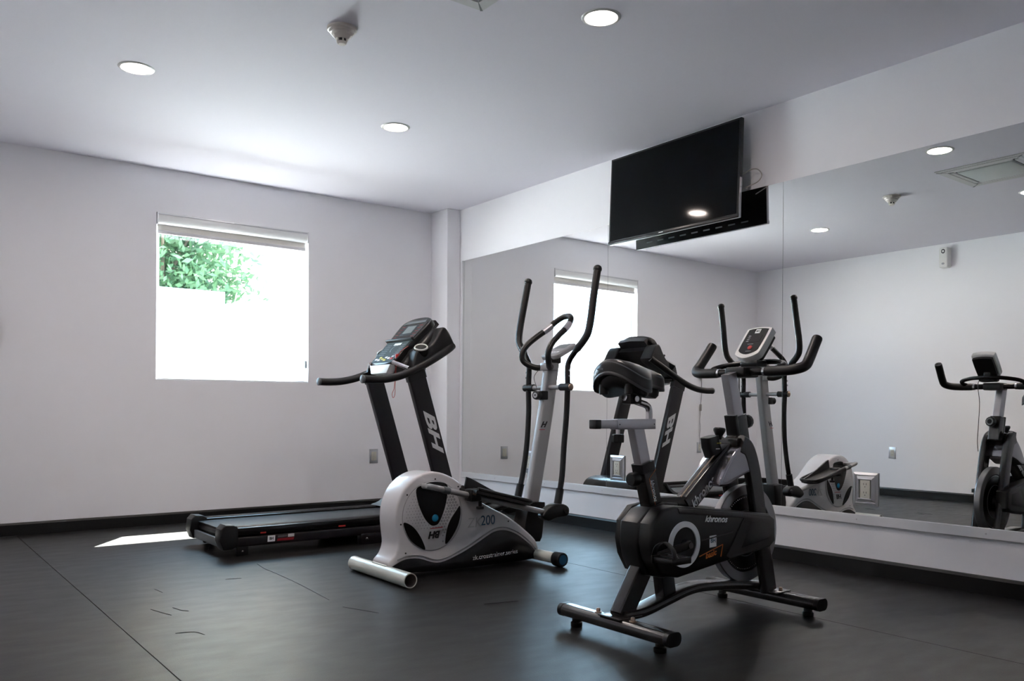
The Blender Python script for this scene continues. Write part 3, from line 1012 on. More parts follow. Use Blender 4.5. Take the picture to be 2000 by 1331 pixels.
# cranks and pedals
crk = obj('crank_axle', cyl((2.36, BY - .126, .328), (0, 1, 0), .019, .252, 20), 'gunmetal', bk)
for s, ang in ((-1, math.radians(188)), (1, math.radians(8))):
    ex, ez = 2.36 + .162 * math.cos(ang), .328 + .162 * math.sin(ang)
    y = BY + s * .126
    ca = obj('crank_arm', bar([(2.372, y, .329), ((2.36 + ex) / 2, y + s * .004, (.328 + ez) / 2), (ex, y + s * .008, ez)], rrect(.030, .016, .006)), 'black_plastic', bk)
    obj('crank_bolt', cyl((2.36, y + s * .008, .328), (0, s, 0), .012, .006, 14), 'chrome', ca)
    pd = obj('pedal', box(ex - .062, ex + .046, y + s * .03 - .004, y + s * .03 + .004, ez - .016, ez + .012, .003), 'black_plastic', bk)
    yo = y + s * .115
    obj('pedal_side', box(ex - .055, ex + .042, yo - .004, yo + .004, ez - .014, ez + .010, .003), 'black_plastic', pd)
    for dx in (-.05, -.02, .018, .04):
        obj('pedal_bar', box(ex + dx - .006, ex + dx + .006, min(y + s * .03, yo), max(y + s * .03, yo), ez - .012, ez + .008, .003), 'black_soft', pd)
    obj('pedal_spindle', cyl((ex, y, ez), (0, s, 0), .007, .11, 12), 'chrome', pd)
    sp = smooth_pts([(ex - .045, y + s * .025, ez + .012), (ex - .05, y + s * .045, ez + .045), (ex - .045, y + s * .075, ez + .060), (ex - .04, y + s * .105, ez + .04), (ex - .04, y + s * .12, ez + .008)], 4)
    obj('toe_strap', bar(sp, rrect(.004, .022, .0015), (1, 0, 0)), 'black_soft', pd)

# ------------------------------------------------------------------ elliptical trainer
EY = 3.63
el = thing('elliptical_trainer', 'white and black elliptical cross trainer with grey mast', 'elliptical trainer', (2.42, EY, 0))
HT = .085
hous = [(1.952, .075), (1.985, .115), (2.002, .165), (1.996, .22), (1.990, .29), (1.999, .36), (2.03, .425), (2.08, .475), (2.14, .503), (2.20, .510), (2.26, .500), (2.33, .468), (2.40, .415), (2.47, .357), (2.55, .312), (2.64, .270), (2.72, .220), (2.80, .160), (2.848, .115), (2.866, .06), (2.85, .030), (2.70, .022), (2.40, .024), (2.15, .030), (2.0, .045)]
hous = sp2(hous, 3)
hs_ = obj('housing', prism(hous, side(EY + HT), 0, 2 * HT, .030, 5, None, True), 'pearl_white', el, 60)
low = [(1.962, .060), (2.0, .083), (2.05, .098), (2.12, .094), (2.19, .070), (2.235, .063), (2.29, .072), (2.37, .098), (2.45, .132), (2.52, .166), (2.57, .186), (2.625, .190), (2.68, .176), (2.74, .146), (2.80, .102), (2.85, .05), (2.84, .022), (2.70, .016), (2.40, .018), (2.15, .024), (2.0, .038)]
low2 = sp2(low, 3)
obj('lower_cover', prism(low2, side(EY + HT + .004), 0, 2 * HT + .008, .006, 2, None, True), 'black_satin', el, 40)
grv = [(x, z + .010) for x, z in low[1:16]]
g3 = smooth_pts([(x, EY - HT - .0005, z + .004) for x, z in grv], 4)
obj('housing_crease', tube(g3, .0035, 8), 'dot_grey', hs_)
b = bmesh.new()
for x, z in ((2.095, .455), (2.215, .496), (2.325, .452), (2.01, .292), (2.048, .405), (2.05, .122), (2.70, .218)):
    join(b, cyl((x, EY - HT + .0075, z), (0, -1, 0), .0042, .001 if x > 2.06 and z < .49 else .001, 10))
for s in (-1,):
    pass
fr = side(EY - HT)
b = bmesh.new()
for x, z in ((2.052, .405), (2.21, .474), (2.345, .430), (2.018, .265), (2.045, .125), (2.66, .232)):
    prism(circ(x, z, .0042, 10), fr, -.004, .0012, 0, 1, b)
obj('screws', b, 'slot_black', hs_, 0)
DX, DZ, DR = 2.196, .295, .168
for s in (-1, 1):
    f2 = side(EY - HT) if s < 0 else Fr((0, EY + HT, 0), (-1, 0, 0), (0, 0, 1))
    sx = 1 if s < 0 else -1
    dk = obj('crank_disc', prism(circ(DX * sx, DZ, DR, 64), f2, -.006, .004, .003, 2), 'disc_white', el, 40)
    obj('disc_rim', ring(f2, DX * sx, DZ, DR, DR + .0035, -.005, .0008, 64), 'dot_grey', dk, 0)
    tear = sp2([(2.100, .428), (2.112, .360), (2.145, .290), (2.180, .252), (2.208, .247), (2.232, .262), (2.262, .325), (2.277, .390), (2.277, .442), (2.235, .458), (2.18, .461), (2.135, .449)], 4)
    leafL = sp2([(2.031, .272), (2.065, .262), (2.10, .232), (2.132, .185), (2.152, .135), (2.12, .147), (2.075, .180), (2.045, .225)], 4)
    leafR = sp2([(2.352, .333), (2.330, .310), (2.295, .265), (2.275, .215), (2.268, .150), (2.305, .180), (2.340, .235), (2.356, .29)], 4)
    if s > 0:
        rot = lambda P: [((2 * DX - x) , 2 * DZ - z) for x, z in P]
        tear, leafL, leafR = rot(tear), rot(leafL), rot(leafR)
    for nm, P in (('dark_inset', tear), ('dark_inset', leafL), ('dark_inset', leafR)):
        obj(nm, prism([(x * sx, z) for x, z in (P if sx > 0 else P[::-1])], f2, .0035, .0052), 'black_satin', dk, 0)
    if s < 0:
        obj('hub_cap', lathe([(0, .010), (.010, .009), (.017, .006), (.019, .0035)], (2.208, EY - HT - .001, .283), (0, -1, 0), 28), 'blue_dot', dk)
        b = bmesh.new()
        bd = bmesh.new()
        for i in range(-9, 12):
            for j in range(-12, 9):
                u = DX + i * .0165 + (j % 2) * .008
                w = DZ + j * .0145
                if (u - DX) ** 2 + (w - DZ) ** 2 > .155 ** 2:
                    continue
                def inside(P, x, y, pad=.006):
                    c_ = False
                    k = len(P)
                    for q in range(k):
                        x1, y1 = P[q]; x2, y2 = P[(q + 1) % k]
                        if abs(x - x1) < pad and abs(y - y1) < pad:
                            return True
                        if (y1 > y) != (y2 > y) and x < (x2 - x1) * (y - y1) / (y2 - y1) + x1:
                            c_ = not c_
                    return c_
                if inside(tear, u, w) or inside(leafL, u, w) or inside(leafR, u, w):
                    continue
                if w < .235 and u < 2.25:
                    continue
                f_ = max(0, min(1, (u - 2.08) / .2))
                r_ = .0024 + .0046 * f_
                if w < .26:
                    r_ *= .7
                prism(circ(u, w, r_, 10), f2, .0035, .0044, 0, 1, b)
        dt_ = obj('printed_dots', b, 'dot_grey', dk, 0)
        dt_['kind'] = 'stuff'
        obj('lettering', text('BH', f2, 2.206, .203, .046, .0046, .0004, .25, .0022, 1.05, 'CENTER', math.pi), 'black_print', dk, 0)
        obj('red_line', prism([(2.178, .231), (2.252, .2335), (2.252, .2375), (2.184, .235)], f2, .004, .005), 'red_print', dk, 0)
bcol = [('ZK', 'grey_print'), ('200', 'navy_print')]
obj('lettering', text('ZK', fr, 2.400, .240, .072, .001, .0006, .12, -.0005, .95), 'grey_print', hs_, 0)
obj('lettering', text('200', fr, 2.484, .246, .072, .001, .0006, .0, .0, .84), 'navy_print', hs_, 0)
obj('lettering', text('zk.crosstrainer.series', side(EY - HT - .004), 2.432, .063, .0335, .001, .0005, 0, 0, 1.0, 'LEFT', .028), 'white_print', hs_, 0)

# floor tubes
b = tube([(1.957, EY - .282, .036), (1.957, EY + .282, .036)], .0345, 28, cap=False)
rs = obj('rear_stabilizer', b, 'tube_white', el)
obj('tube_inside', tube([(1.957, EY - .282, .036), (1.957, EY + .282, .036)], .0305, 24, cap=False), 'tube_inner', rs)
obj('tube_lip', ring(Fr((1.957, EY - .282, .036), (1, 0, 0), (0, 0, 1)), 0, 0, .0305, .0345, -.001, .0005, 28), 'tube_white', rs)
obj('tube_lip', ring(Fr((1.957, EY + .282, .036), (1, 0, 0), (0, 0, 1)), 0, 0, .0305, .0345, -.0005, .001, 28), 'tube_white', rs)
obj('saddle_plate', box(1.945, 2.03, EY - .07, EY + .07, .055, .075, .005), 'tube_white', rs)
obj('bolt', lathe([(.011, 0), (.011, .003), (.006, .004), (.006, .011), (0, .013)], (2.005, EY - .055, .075), (0, 0, 1), 12), 'copper_bolt', rs)
fs = obj('front_stabilizer', tube([(2.855, EY - .245, .040), (2.855, EY + .245, .040)], .029, 24), 'tube_white', el)
for s in (-1, 1):
    e = obj('wheel_cap', lathe([(0, -.002), (.038, -.002), (.039, .004), (.039, .045), (.035, .052), (0, .053)], (2.855, EY + s * .245, .0395), (0, s, 0), 28), 'black_plastic', fs)
    obj('cap_disc', lathe([(0, .0535), (.026, .0535)], (2.855, EY + s * .245, .0395), (0, s, 0), 24), 'navy_print', e, 0)

# mast
mp_ = smooth_pts([(2.858, EY, .20), (2.876, EY, .30), (2.925, EY, .54), (2.980, EY, .82), (3.000, EY, .943), (3.022, EY, 1.085)], 5)
mt = obj('mast', bar(mp_, rrect(.085, .050, .014, 4)), 'mast_grey', el)
fr = Fr((2.963, EY - .0255, .735), (1, 0, .0), (.22, 0, 1))
obj('lettering', text('H', fr, -.038, .0, .044, .0006, .0004, .3, .0018, 1.1), 'black_print', mt, 0)
obj('red_line', quad_plate(fr, -.044, -.004, -.029, -.026, 0, .0008), 'red_print', mt, 0)
obj('mast_boot', prism(sp2([(2.80, .15), (2.90, .10), (2.925, .20), (2.935, .30), (2.92, .315), (2.84, .315), (2.815, .27)], 3), side(EY + .055), 0, .11, .012, 3, None, True), 'black_plastic', el)
cb = obj('pivot_bar', tube([(2.990, EY - .185, .941), (2.990, EY + .185, .941)], .0135, 16), 'mast_grey', el)
for s in (-1, 1):
    sl_ = obj('pivot_sleeve', tube([(2.990, EY + s * .118, .941), (2.990, EY + s * .200, .941)], .0205, 18), 'black_plastic', cb)
    obj('pivot_bolt', lathe([(0, .009), (.008, .008), (.016, .004), (.0185, 0)], (2.990, EY + s * .200, .941), (0, s, 0), 18), 'copper_bolt', sl_)
tk = obj('tension_box', box(2.925, 2.975, EY - .030, EY + .030, .872, .922, .006), 'black_plastic', el)
obj('tension_dial', lathe([(0, .036), (.020, .036), (.024, .032), (.024, .004), (.02, 0), (0, 0)], (2.928, EY - .006, .897), (-1, -.25, 0), 24), 'black_plastic', tk)
obj('dial_face', lathe([(0, .0365), (.017, .0365)], (2.928, EY - .006, .897), (-1, -.25, 0), 24), 'grip_grey', tk, 0)
obj('dial_ring', lathe([(.009, .0372), (.012, .0372)], (2.928, EY - .006, .897), (-1, -.25, 0), 24), 'white_print', tk, 0)
# display console, tilted plate
ca_ = math.radians(27)
Wc = Vector((math.cos(ca_), 0, math.sin(ca_)))
fr = Fr((3.075, EY, 1.145), (0, -1, 0), Wc)
co = obj('console', prism(rrect(.155, .17, .03, 4), fr, -.014, .012, .006, 3, None, True), 'mast_grey', el)
obj('console_face', prism(rrect(.128, .142, .02, 4), fr, .0115, .0135), 'dot_grey', co, 0)
obj('console_display', quad_plate(fr, -.045, .045, .012, .058, .0134, .0142), 'lcd', co, 0)
for i in range(4):
    obj('button', quad_plate(fr, -.048 + i * .026, -.030 + i * .026, -.045, -.034, .0132, .0152, .001), 'white_print', co)
obj('console_neck', box(3.0, 3.07, EY - .03, EY + .03, 1.075, 1.125, .008), 'black_plastic', el)
# fixed handle loop
lpp = [(3.000, -.020, 1.055), (2.955, -.060, 1.052), (2.912, -.105, 1.082), (2.902, -.115, 1.125), (2.930, -.112, 1.175), (2.990, -.100, 1.225), (3.060, -.085, 1.275), (3.105, -.065, 1.318), (3.128, -.032, 1.342)]
lpn = [(x, EY + y, z) for x, y, z in lpp] + [(3.134, EY, 1.346)] + [(x, EY - y, z) for x, y, z in lpp[::-1]]
fh = obj('fixed_handle', tube(smooth_pts(lpn, 6), .0165, 16), 'black_soft', el)
for s in (-1, 1):
    obj('pulse_sensor', tube(smooth_pts([(3.035, EY + s * .092, 1.257), (3.06, EY + s * .085, 1.275), (3.085, EY + s * .076, 1.296)], 3), .0178, 16), 'brushed_steel', fh)
obj('handle_clamp', box(2.965, 3.04, EY - .036, EY + .036, 1.035, 1.078, .006), 'mast_grey', el)
# moving arms
arm = [(2.925, .175, .330), (2.955, .170, .46), (2.975, .162, .62), (2.990, .165, .80), (2.992, .170, .94), (2.994, .168, 1.04), (2.999, .178, 1.085), (3.006, .222, 1.135), (3.014, .278, 1.190), (3.022, .300, 1.230), (3.035, .306, 1.30), (3.058, .302, 1.42), (3.088, .299, 1.565)]
for s in (-1, 1):
    P = [(x, EY + s * y, z) for x, y, z in arm]
    ma = obj('moving_arm', tube(smooth_pts(P, 5), .0155, 16), 'black_satin', el)
    g = smooth_pts(P[7:], 5)
    gp = obj('arm_grip', tube(g, [.0165] + [.0200] * (len(g) - 1), 16), 'black_soft', ma)
    e = Vector(P[-1])
    obj('grip_end', lathe([(.0195, -.006), (.0235, 0), (.0235, .010), (.019, .020), (.010, .026), (0, .028)], e, (Vector(P[-1]) - Vector(P[-2])), 18), 'black_plastic', ma)
    obj('height_pin', cyl((2.990, EY + s * .186, 1.0), (0, s, 0), .006, .004, 10), 'chrome', ma)
    obj('height_pin', cyl((2.990, EY + s * .184, 1.03), (0, s, 0), .006, .004, 10), 'chrome', ma)
    obj('arm_socket', tube([(2.918, EY + s * .176, .302), (2.940, EY + s * .173, .395)], .0215, 16), 'black_plastic', ma)
    lk = obj('link_block', prism(sp2([(2.80, .262), (2.86, .312), (2.93, .318), (2.975, .300), (2.985, .272), (2.965, .248), (2.90, .245), (2.84, .232)], 3), side(EY + s * .176 + .026), 0, .052, .010, 3, None, True), 'black_plastic', el)
    obj('link_pin', cyl((2.955, EY + s * .176 - .034, .278), (0, 1, 0), .016, .068, 16, .003), 'black_plastic', lk)
# pedal bars and footplates
for s, (px_, pz_), (qx, qz) in ((-1, (2.140, .444), (2.835, .276)), (1, (2.252, .146), (2.835, .272))):
    y = EY + s * .172
    br = obj('pedal_bar', tube([(px_, y, pz_), (qx, y, qz)], .0145, 16), 'mast_grey', el)
    obj('bar_tip', lathe([(.0145, 0), (.0145, .02), (.010, .034), (0, .036)], (px_, y, pz_), (px_ - qx, 0, pz_ - qz), 14), 'mast_grey', br)
    obj('bar_joint', tube([(px_ + .060, y, pz_ + .060 * (qz - pz_) / (qx - px_)), (px_ + .095, y, pz_ + .095 * (qz - pz_) / (qx - px_))], .0175, 16), 'grip_grey', br)
    obj('crank_pin', cyl((px_, EY + s * (HT - .002), pz_), (0, s, 0), .013, .172 - HT + .004, 16), 'mast_grey', br)
    d = Vector((qx - px_, 0, qz - pz_)).normalized()
    up = Vector((-d.z, 0, d.x))
    O = Vector((px_, y, pz_)) + d * .40
    fr = Fr(O, d, Vector((0, 1, 0)))                     # N = d x y = +up
    fp = obj('footplate', prism(sp2([(-.185, -.052), (-.16, -.066), (.12, -.066), (.17, -.045), (.18, .0), (.17, .050), (.12, .085), (-.16, .085), (-.185, .070)] if s < 0 else [(-.185, .052), (-.185, -.070), (-.16, -.085), (.12, -.085), (.17, -.050), (.18, 0), (.17, .045), (.12, .066), (-.16, .066)], 3), fr, .014, .030, .004, 2), 'black_soft', br)
    ol = [(-.180, -.060), (.13, -.062), (.172, -.030), (.172, .035), (.13, .080), (-.180, .078)] if s < 0 else [(-.180, .060), (.13, .062), (.172, .030), (.172, -.035), (.13, -.080), (-.180, -.078)]
    rimp = smooth_pts([fr.p(u, w, .036) for u, w in ol], 4)
    obj('plate_rim', tube(rimp, .010, 10), 'black_plastic', fp)
    iy = -s * .062
    wl_ = [(-.178, .024), (.165, .024), (.165, .036), (.10, .040), (-.02, .058), (-.150, .088), (-.178, .090)]
    frw = Fr(O + Vector((0, iy + .006, 0)), d, up)
    obj('side_guard', prism(wl_, frw, 0, .012, .003, 2, None, True), 'black_soft', fp)
    obj('heel_block', box(O.x - .185 , O.x - .120, y - .032, y + .032, (O - d * .15).z - .022, (O - d * .15).z + .040, .010), 'black_plastic', fp)
    obj('heel_bolt', lathe([(0, .006), (.009, .005), (.012, 0)], (O.x - .165, y - .032, (O - d * .16).z + .018), (0, -1, 0), 16), 'copper_bolt', fp)
    kz = (O - d * .11).z - .018
    kb = obj('adjuster_knob', lathe([(0, 0), (.019, 0), (.021, .004), (.019, .012), (.009, .014), (.009, .04), (0, .04)], (O.x - .11, y, kz - .036), (0, 0, 1), 14), 'black_plastic', fp)
wr = smooth_pts([(2.965, EY + .03, 1.05), (2.945, EY + .06, 1.00), (2.955, EY + .05, .94), (2.935, EY + .03, .905)], 5)
obj('sensor_cable', tube(wr, .0018, 6), 'cable_black', el)

# ------------------------------------------------------------------ treadmill
TY = 4.92
td = thing('treadmill', 'black treadmill with curved handrails parked under the window', 'treadmill', (2.35, TY, 0))
ny, fy = 4.612, 5.228
for s in (-1, 1):
    yo = TY + s * .308
    yi = TY + s * .222
    a, c = min(yo, yi), max(yo, yi)
    sr = obj('side_rail', box(1.595, 2.86, a, c, .118, .160, .006), 'black_satin', td)
    for k in range(5):
        yy = TY + s * (.238 + k * .013)
        obj('tread_rib', box(1.60, 2.85, yy - .0035, yy + .0035, .158, .1635, .0015, 1), 'treadmill_frame', sr)
    ym_ = TY + s * .285
    ft = obj('frame_tube', bar([(1.58, ym_, .082), (3.16, ym_, .082)], rrect(.056, .044, .012, 4)), 'treadmill_frame', td)
    if s < 0:
        f2 = side(ym_ - .022)
        lb = obj('label_plate', prism([(1.773, .070), (1.816, .070), (1.818, .104), (1.775, .104)], f2, 0, .0012), 'white_print', ft, 0)
        obj('lettering', text('BH', f2, 1.796, .087, .022, .0014, .0003, 0, .0008, .85, 'CENTER'), 'black_print', lb, 0)
        obj('label_strip', prism([(1.828, .070), (1.925, .070), (1.930, .084), (1.832, .084)], f2, 0, .0012), 'red_dark', ft, 0)
        obj('label_strip', prism([(1.833, .090), (1.888, .090), (1.889, .100), (1.834, .100)], f2, 0, .0012), 'grip_grey', ft, 0)
        obj('label_strip', prism([(1.893, .088), (1.930, .088), (1.931, .105), (1.894, .105)], f2, 0, .0012), 'silver_print', ft, 0)
        f3 = side(a)
        obj('red_mark', prism([(1.732, .120), (1.764, .120), (1.764, .128), (1.732, .128)], f3, 0, .001), 'red_print', sr, 0)
        obj('red_mark', prism([(2.205, .120), (2.25, .120), (2.25, .128), (2.205, .128)], f3, 0, .001), 'red_print', sr, 0)
    # rear cap
    yc0, yc1 = (TY - .318, TY - .222) if s < 0 else (TY + .222, TY + .318)
    capp = [(1.505, .095), (1.512, .158), (1.535, .182), (1.58, .178), (1.605, .165), (1.605, .060), (1.57, .046), (1.525, .046)]
    rc = obj('rear_cap', prism(capp, side(yc1), 0, yc1 - yc0, .006, 3, None, True), 'black_plastic', td)
    obj('rear_wheel', lathe([(0, -.012), (.022, -.012), (.024, -.008), (.024, .008), (.022, .012), (0, .012)], (1.635, ym_, .030), (0, 1, 0), 20), 'black_plastic', td)
    obj('wheel_bolt', lathe([(0, .006), (.005, .005), (.008, 0)], (1.635, ym_ - .013, .030), (0, -1, 0), 12), 'chrome', rc)
    obj('rear_foot', box(1.60, 1.67, ym_ - .016, ym_ + .016, .004, .062, .008), 'black_plastic', td)
    obj('front_foot', box(2.35, 2.66, ym_ - .026, ym_ + .026, .0, .066, .006), 'treadmill_frame', td)
    obj('foot_bolt', lathe([(0, .007), (.006, .006), (.009, 0)], (2.392, ym_ - .026, .034), (0, -1, 0), 12), 'chrome', td)
obj('deck', box(1.60, 2.86, TY - .224, TY + .224, .100, .138, .004), 'black_plastic', td)
obj('belt', bar(smooth_pts([(2.9, TY, .147), (2.2, TY, .147), (1.60, TY, .147), (1.572, TY, .143), (1.556, TY, .128), (1.555, TY, .105), (1.57, TY, .088), (1.60, TY, .083)], 4), rrect(.003, .43, .001)), 'belt', td)
obj('rear_roller', tube([(1.582, TY - .235, .115), (1.582, TY + .235, .115)], .0245, 20), 'black_satin', td)
obj('rear_panel', box(1.528, 1.548, TY - .225, TY + .225, .050, .098, .004), 'grip_grey', td)
obj('motor_hood', prism(sp2([(2.775, .150), (2.815, .178), (2.87, .222), (2.95, .268), (3.08, .285), (3.20, .262), (3.255, .19), (3.26, .09), (3.20, .075), (2.80, .09)], 4), side(TY + .29), 0, .58, .02, 4, None, True), 'black_satin', td, 50)
obj('hood_lip', prism(sp2([(2.74, .163), (2.80, .182), (2.86, .228), (2.89, .250), (2.86, .205), (2.80, .165)], 3), side(TY + .308), 0, .616), 'grip_grey', td, 40)
for s in (-1, 1):
    y = TY + s * .282
    up_ = obj('upright', bar([(3.040, y, .070), (2.738, y, 1.050)], rrect(.122, .042, .006)), 'treadmill_frame', td)
    obj('upright_foot', box(2.92, 3.16, y - .03, y + .03, .05, .13, .012), 'black_plastic', td)
    obj('upright_cap', bar([(2.752, y, 1.005), (2.728, y, 1.082)], rrect(.135, .052, .012)), 'black_plastic', td)
    if s < 0:
        d = Vector((3.040 - 2.738, 0, .070 - 1.050)).normalized()
        fr = Fr((2.738, y - .021, 1.050), d, Vector((-d.z, 0, d.x)))
        fr = Fr((2.738, y - .0212, 1.050), d, Vector((0, -1, 0)).cross(d))
        obj('lettering', text('BH', fr, .240, .006, .094, .0006, .0004, .42, .0032, 2.15, 'LEFT'), 'silver_print', up_, 0)
    hr = [(2.352, .312, .998), (2.43, .312, .997), (2.52, .311, 1.004), (2.62, .309, 1.026), (2.72, .304, 1.064), (2.83, .296, 1.118), (2.93, .284, 1.172), (3.00, .270, 1.212), (3.035, .258, 1.236)]
    P = smooth_pts([(x, TY + s * y_, z) for x, y_, z in hr], 5)
    ha = obj('handrail', tube(P, .0245, 18), 'black_soft', td)
    obj('rail_end', lathe([(0, .005), (.020, .004), (.0255, 0), (.0255, -.012)], P[0], (-1, 0, 0), 20), 'grip_grey', ha)
    obj('pulse_bar', tube(smooth_pts([(2.655, TY + s * .150, 1.118), (2.675, TY + s * .21, 1.098), (2.70, TY + s * .275, 1.076)], 4), .0145, 16), 'chrome', td)
    # side pod with ringed cup holder
    pod = sp2([(2.735, 1.085), (2.748, 1.165), (2.775, 1.205), (2.85, 1.222), (2.90, 1.275), (2.945, 1.345), (2.985, 1.340), (3.035, 1.262), (3.042, 1.225), (2.95, 1.165), (2.83, 1.100)], 3)
    y0 = TY - .150 if s < 0 else TY + .275
    pdo = obj('side_pod', prism(pod, side(y0), 0, .125, .014, 3, None, True), 'black_soft', td, 45)
    Nr = Vector((-.30, -.42 if s < 0 else .42, .86)).normalized()
    O = Vector((2.805, TY + s * .245, 1.196))
    obj('cup_ring', lathe([(.036, .022), (.0375, .026), (.043, .026), (.045, .020), (.045, .0)], O, Nr, 32), 'plastic_white', pdo)
    obj('cup_well', lathe([(0, .016), (.036, .022)], O, Nr, 32), 'slot_black', pdo, 0)
    obj('cup_body', lathe([(.0465, .018), (.0465, -.03), (.035, -.05), (0, -.052)], O, Nr, 32), 'black_plastic', pdo)
# console: sloped slab
sl_a = math.atan2(1.432 - 1.125, 2.945 - 2.655)
Wc = Vector((math.cos(sl_a), 0, math.sin(sl_a)))
fr = Fr((2.650, TY, 1.120), (0, -1, 0), Wc)
L = .425
ol = sp2([(-.140, .0), (.140, .0), (.150, .12), (.165, .22), (.185, .33), (.175, .395), (.10, .428), (0, .436), (-.10, .428), (-.175, .395), (-.185, .33), (-.165, .22), (-.150, .12)], 3)
cs = obj('console', prism(ol, fr, -.045, .0, .008, 3, None, True), 'black_plastic', td, 45)
obj('console_back', prism([(-.20, .02), (.20, .02), (.225, .25), (.19, .37), (-.19, .37), (-.225, .25)], fr, -.12, -.04, .03, 3), 'black_soft', td, 45)
obj('console_hood', prism([(-.16, .34), (.16, .34), (.15, .43), (.0, .442), (-.15, .43)], fr, -.075, -.03, .010, 3), 'black_plastic', cs)
obj('lower_panel', prism([(-.142, .002), (.142, .002), (.150, .195), (-.150, .195)], fr, -.002, .003, .001), 'panel_green', cs, 0)
obj('upper_panel', prism([(-.150, .215), (.150, .215), (.165, .372), (-.165, .372)], fr, -.002, .003, .001), 'black_satin', cs, 0)
obj('book_ledge', prism([(-.172, .198), (.172, .198), (.172, .212), (-.172, .212)], fr, -.004, .020, .003), 'black_plastic', cs)
obj('title_strip', quad_plate(fr, -.128, .128, .378, .398, -.002, .0025), 'grip_grey', cs, 0)
lc = obj('display', quad_plate(fr, -.055, .060, .275, .345, .002, .0045), 'lcd', cs, 0)
obj('display_frame', ring(fr, 0, .31, .0, .0001, 0, .0001, 4) if False else quad_plate(fr, -.075, .080, .258, .360, .0022, .0032), 'slot_black', cs, 0)
b = bmesh.new()
for i in range(5):
    for sgn in (-1, 1):
        u = .0 + sgn * (.112 + .0)
        quad_plate(fr, u - .02, u + .02, .238 + i * .026, .244 + i * .026, .0028, .0036, 0, b)
obj('printed_lines', b, 'red_dark', cs, 0)
b = bmesh.new()
for i in range(6):
    quad_plate(fr, -.122 + .01 * (i % 2), -.05, .07 + i * .018, .074 + i * .018, .0028, .0035, 0, b)
    quad_plate(fr, .08, .128, .07 + i * .018, .074 + i * .018, .0028, .0035, 0, b)
obj('printed_lines', b, 'grip_grey', cs, 0)
obj('speed_dial_print', ring(fr, .02, .125, .030, .036, .002, .0034, 30, math.radians(60), math.radians(240)), 'lcd', cs, 0)
obj('brand_strip', quad_plate(fr, -.030, .062, .160, .180, .0026, .0036), 'plastic_white', cs, 0)
bt = [(-.10, .030, 'plastic_white'), (-.06, .024, 'plastic_white'), (-.055, .045, 'yellow_print'), (-.015, .030, 'yellow_print'), (.02, .045, 'plastic_white'), (.02, .020, 'yellow_print'), (.06, .036, 'plastic_white'), (.10, .030, 'red_print'), (.10, .050, 'grey_print')]
for u, w, mm in bt:
    obj('button', quad_plate(fr, u - .014, u + .014, w - .007, w + .007, .002, .006, .0015), mm, cs)
frl = Fr((2.640, TY, 0), (0, -1, 0), (.18, 0, 1))
obj('front_lip', prism([(-.105, 1.066), (.105, 1.066), (.138, 1.124), (-.138, 1.124)], Fr((2.640 - .2, TY, 0), (0, -1, 0), (.18, 0, 1)), -.05, .0, .005, 2), 'plastic_white', td)
obj('console_mast', box(2.72, 2.84, TY - .06, TY + .06, 1.07, 1.15, .01), 'black_plastic', td)
obj('cross_bar', tube([(2.80, TY - .285, 1.075), (2.80, TY + .285, 1.075)], .016, 14), 'black_plastic', td)
# safety key and red cord
kx = Vector(fr.p(.120, .080, .004))
crd = smooth_pts([kx, kx + V(-.012, -.025, -.02), kx + V(-.030, -.03, -.10), kx + V(-.035, -.025, -.22), kx + V(-.048, -.02, -.265), kx + V(-.040, -.018, -.29), kx + V(-.028, -.02, -.27), kx + V(-.030, -.028, -.20), kx + V(-.022, -.03, -.08), kx + V(.0, -.03, .0), kx + V(.06, -.04, .045)], 6)
obj('safety_cord', tube(crd, .0016, 6), 'red_print', td)
obj('cord_clip', box(kx.x - .03, kx.x - .008, kx.y - .036, kx.y - .022, kx.z - .07, kx.z - .01, .004), 'red_print', td)

# ------------------------------------------------------------------ outdoors
structure('dim_ground_strip', box(-30, 45, YW + WT, 9.7, -.45, -.3), 'dim_ground')  # added dark strip, out of view, dims bounce onto the ceiling
structure('ground_outside', box(-30, 45, 9.7, 60, -.45, -.3), 'concrete_white')
gw = structure('garden_wall', box(-20, 40, 20.0, 20.25, -.3, 3.15), 'stucco')
OFF = Vector((0, 0, 0))
obj('coping', box(-20, 40, 19.92, 20.33, 3.15, 3.28, .01), 'concrete_white', gw)
obj('shaded_upper_band', box(-18, 6.75, 20.36, 20.6, 2.6, 3.62), 'shaded_band', gw, 0)  # band coloured as if in shade

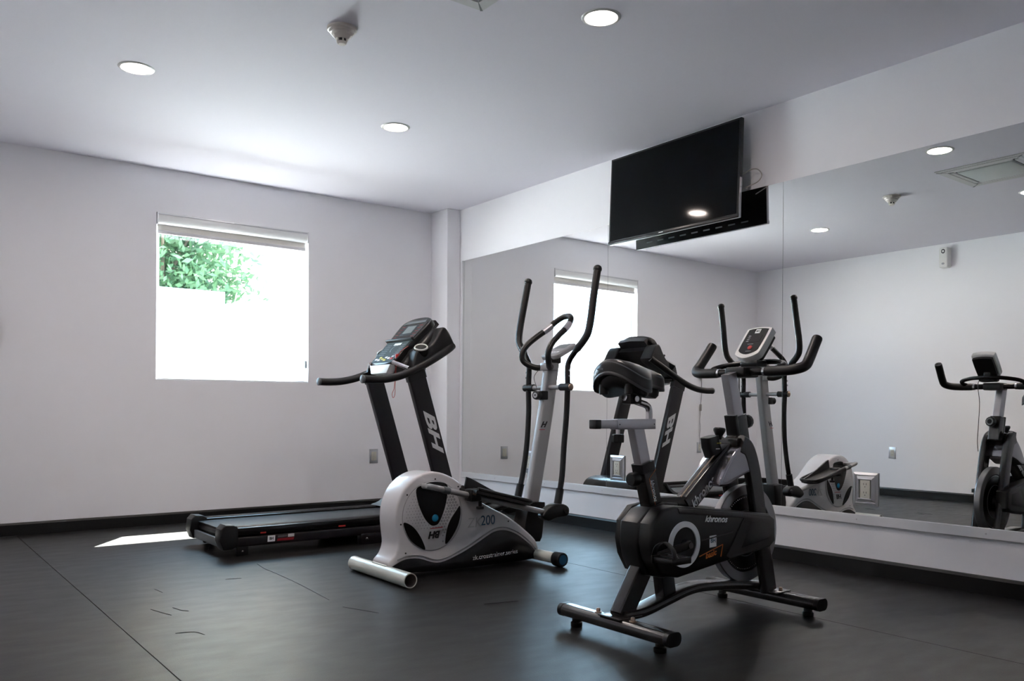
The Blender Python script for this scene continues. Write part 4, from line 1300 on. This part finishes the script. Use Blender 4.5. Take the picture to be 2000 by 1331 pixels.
nh = thing('warm_bounce_facade', 'warm-toned facade added outside right of the tree to warm the reflected light', 'building', (13.5, 26.0, -.3))
obj('bounce_wall', box(6.9, 26, 26.0, 26.4, -.3, 16), 'warm_bounce_paint', nh, 0)  # added tall facade, covers blue sky in the floor reflection
obj('bounce_wall_cap', box(6.7, 26.2, 25.7, 26.6, 16, 16.3), 'concrete_white', nh, 0)
TX, TYY, TZ = 5.9, 22.6, 4.85
tree = thing('garden_tree', 'leafy green tree outside beyond the white garden wall', 'tree', (TX, TYY, -.3))
b = tube(smooth_pts([(TX, TYY, -.3), (TX + .05, TYY, 1.2), (TX - .05, TYY, 2.8), (TX, TYY, 4.6)], 4), [.2, .196, .192, .188, .18, .17, .16, .155, .14, .13, .12, .1, .08], 10)
obj('trunk', b, 'bark', tree)
for k in range(8):
    a = k * 0.9
    e = Vector((TX + 1.4 * math.cos(a), TYY + 1.2 * math.sin(a), TZ - .8 + .3 * k))
    s0 = Vector((TX, TYY, 2.7 + .2 * k))
    obj('branch', tube([s0, (s0 + e) / 2 + V(0, 0, .15), e], [.07, .045, .018], 7), 'bark', tree)
vs_, fs_ = [], []
clumps = []
for k in range(44):
    a = random.uniform(0, 6.28); rr = random.uniform(.2, 1.0)
    clumps.append(Vector((TX + 2.3 * rr * math.cos(a), TYY + 1.6 * rr * math.sin(a), TZ + random.uniform(-1.6, 1.9))))
for c in clumps:
    for k in range(200):
        p = c + Vector((random.gauss(0, .34), random.gauss(0, .34), random.gauss(0, .30)))
        d = Vector((random.gauss(0, 1), random.gauss(0, 1), random.gauss(-.5, .7))).normalized()
        s_ = d.cross(Vector((random.gauss(0, 1), random.gauss(0, 1), random.gauss(0, 1)))).normalized()
        l = random.uniform(.08, .15); w_ = l * .42
        i = len(vs_)
        vs_ += [p - d * l, p + s_ * w_, p + d * l, p - s_ * w_]
        fs_.append((i, i + 1, i + 2, i + 3))
me = bpy.data.meshes.new('foliage')
me.from_pydata([tuple(v) for v in vs_], [], fs_)
OFF = Vector((TX, TYY, -.3))
fo = obj('foliage', me, 'leaf', tree, 0)
fo['kind'] = 'stuff'
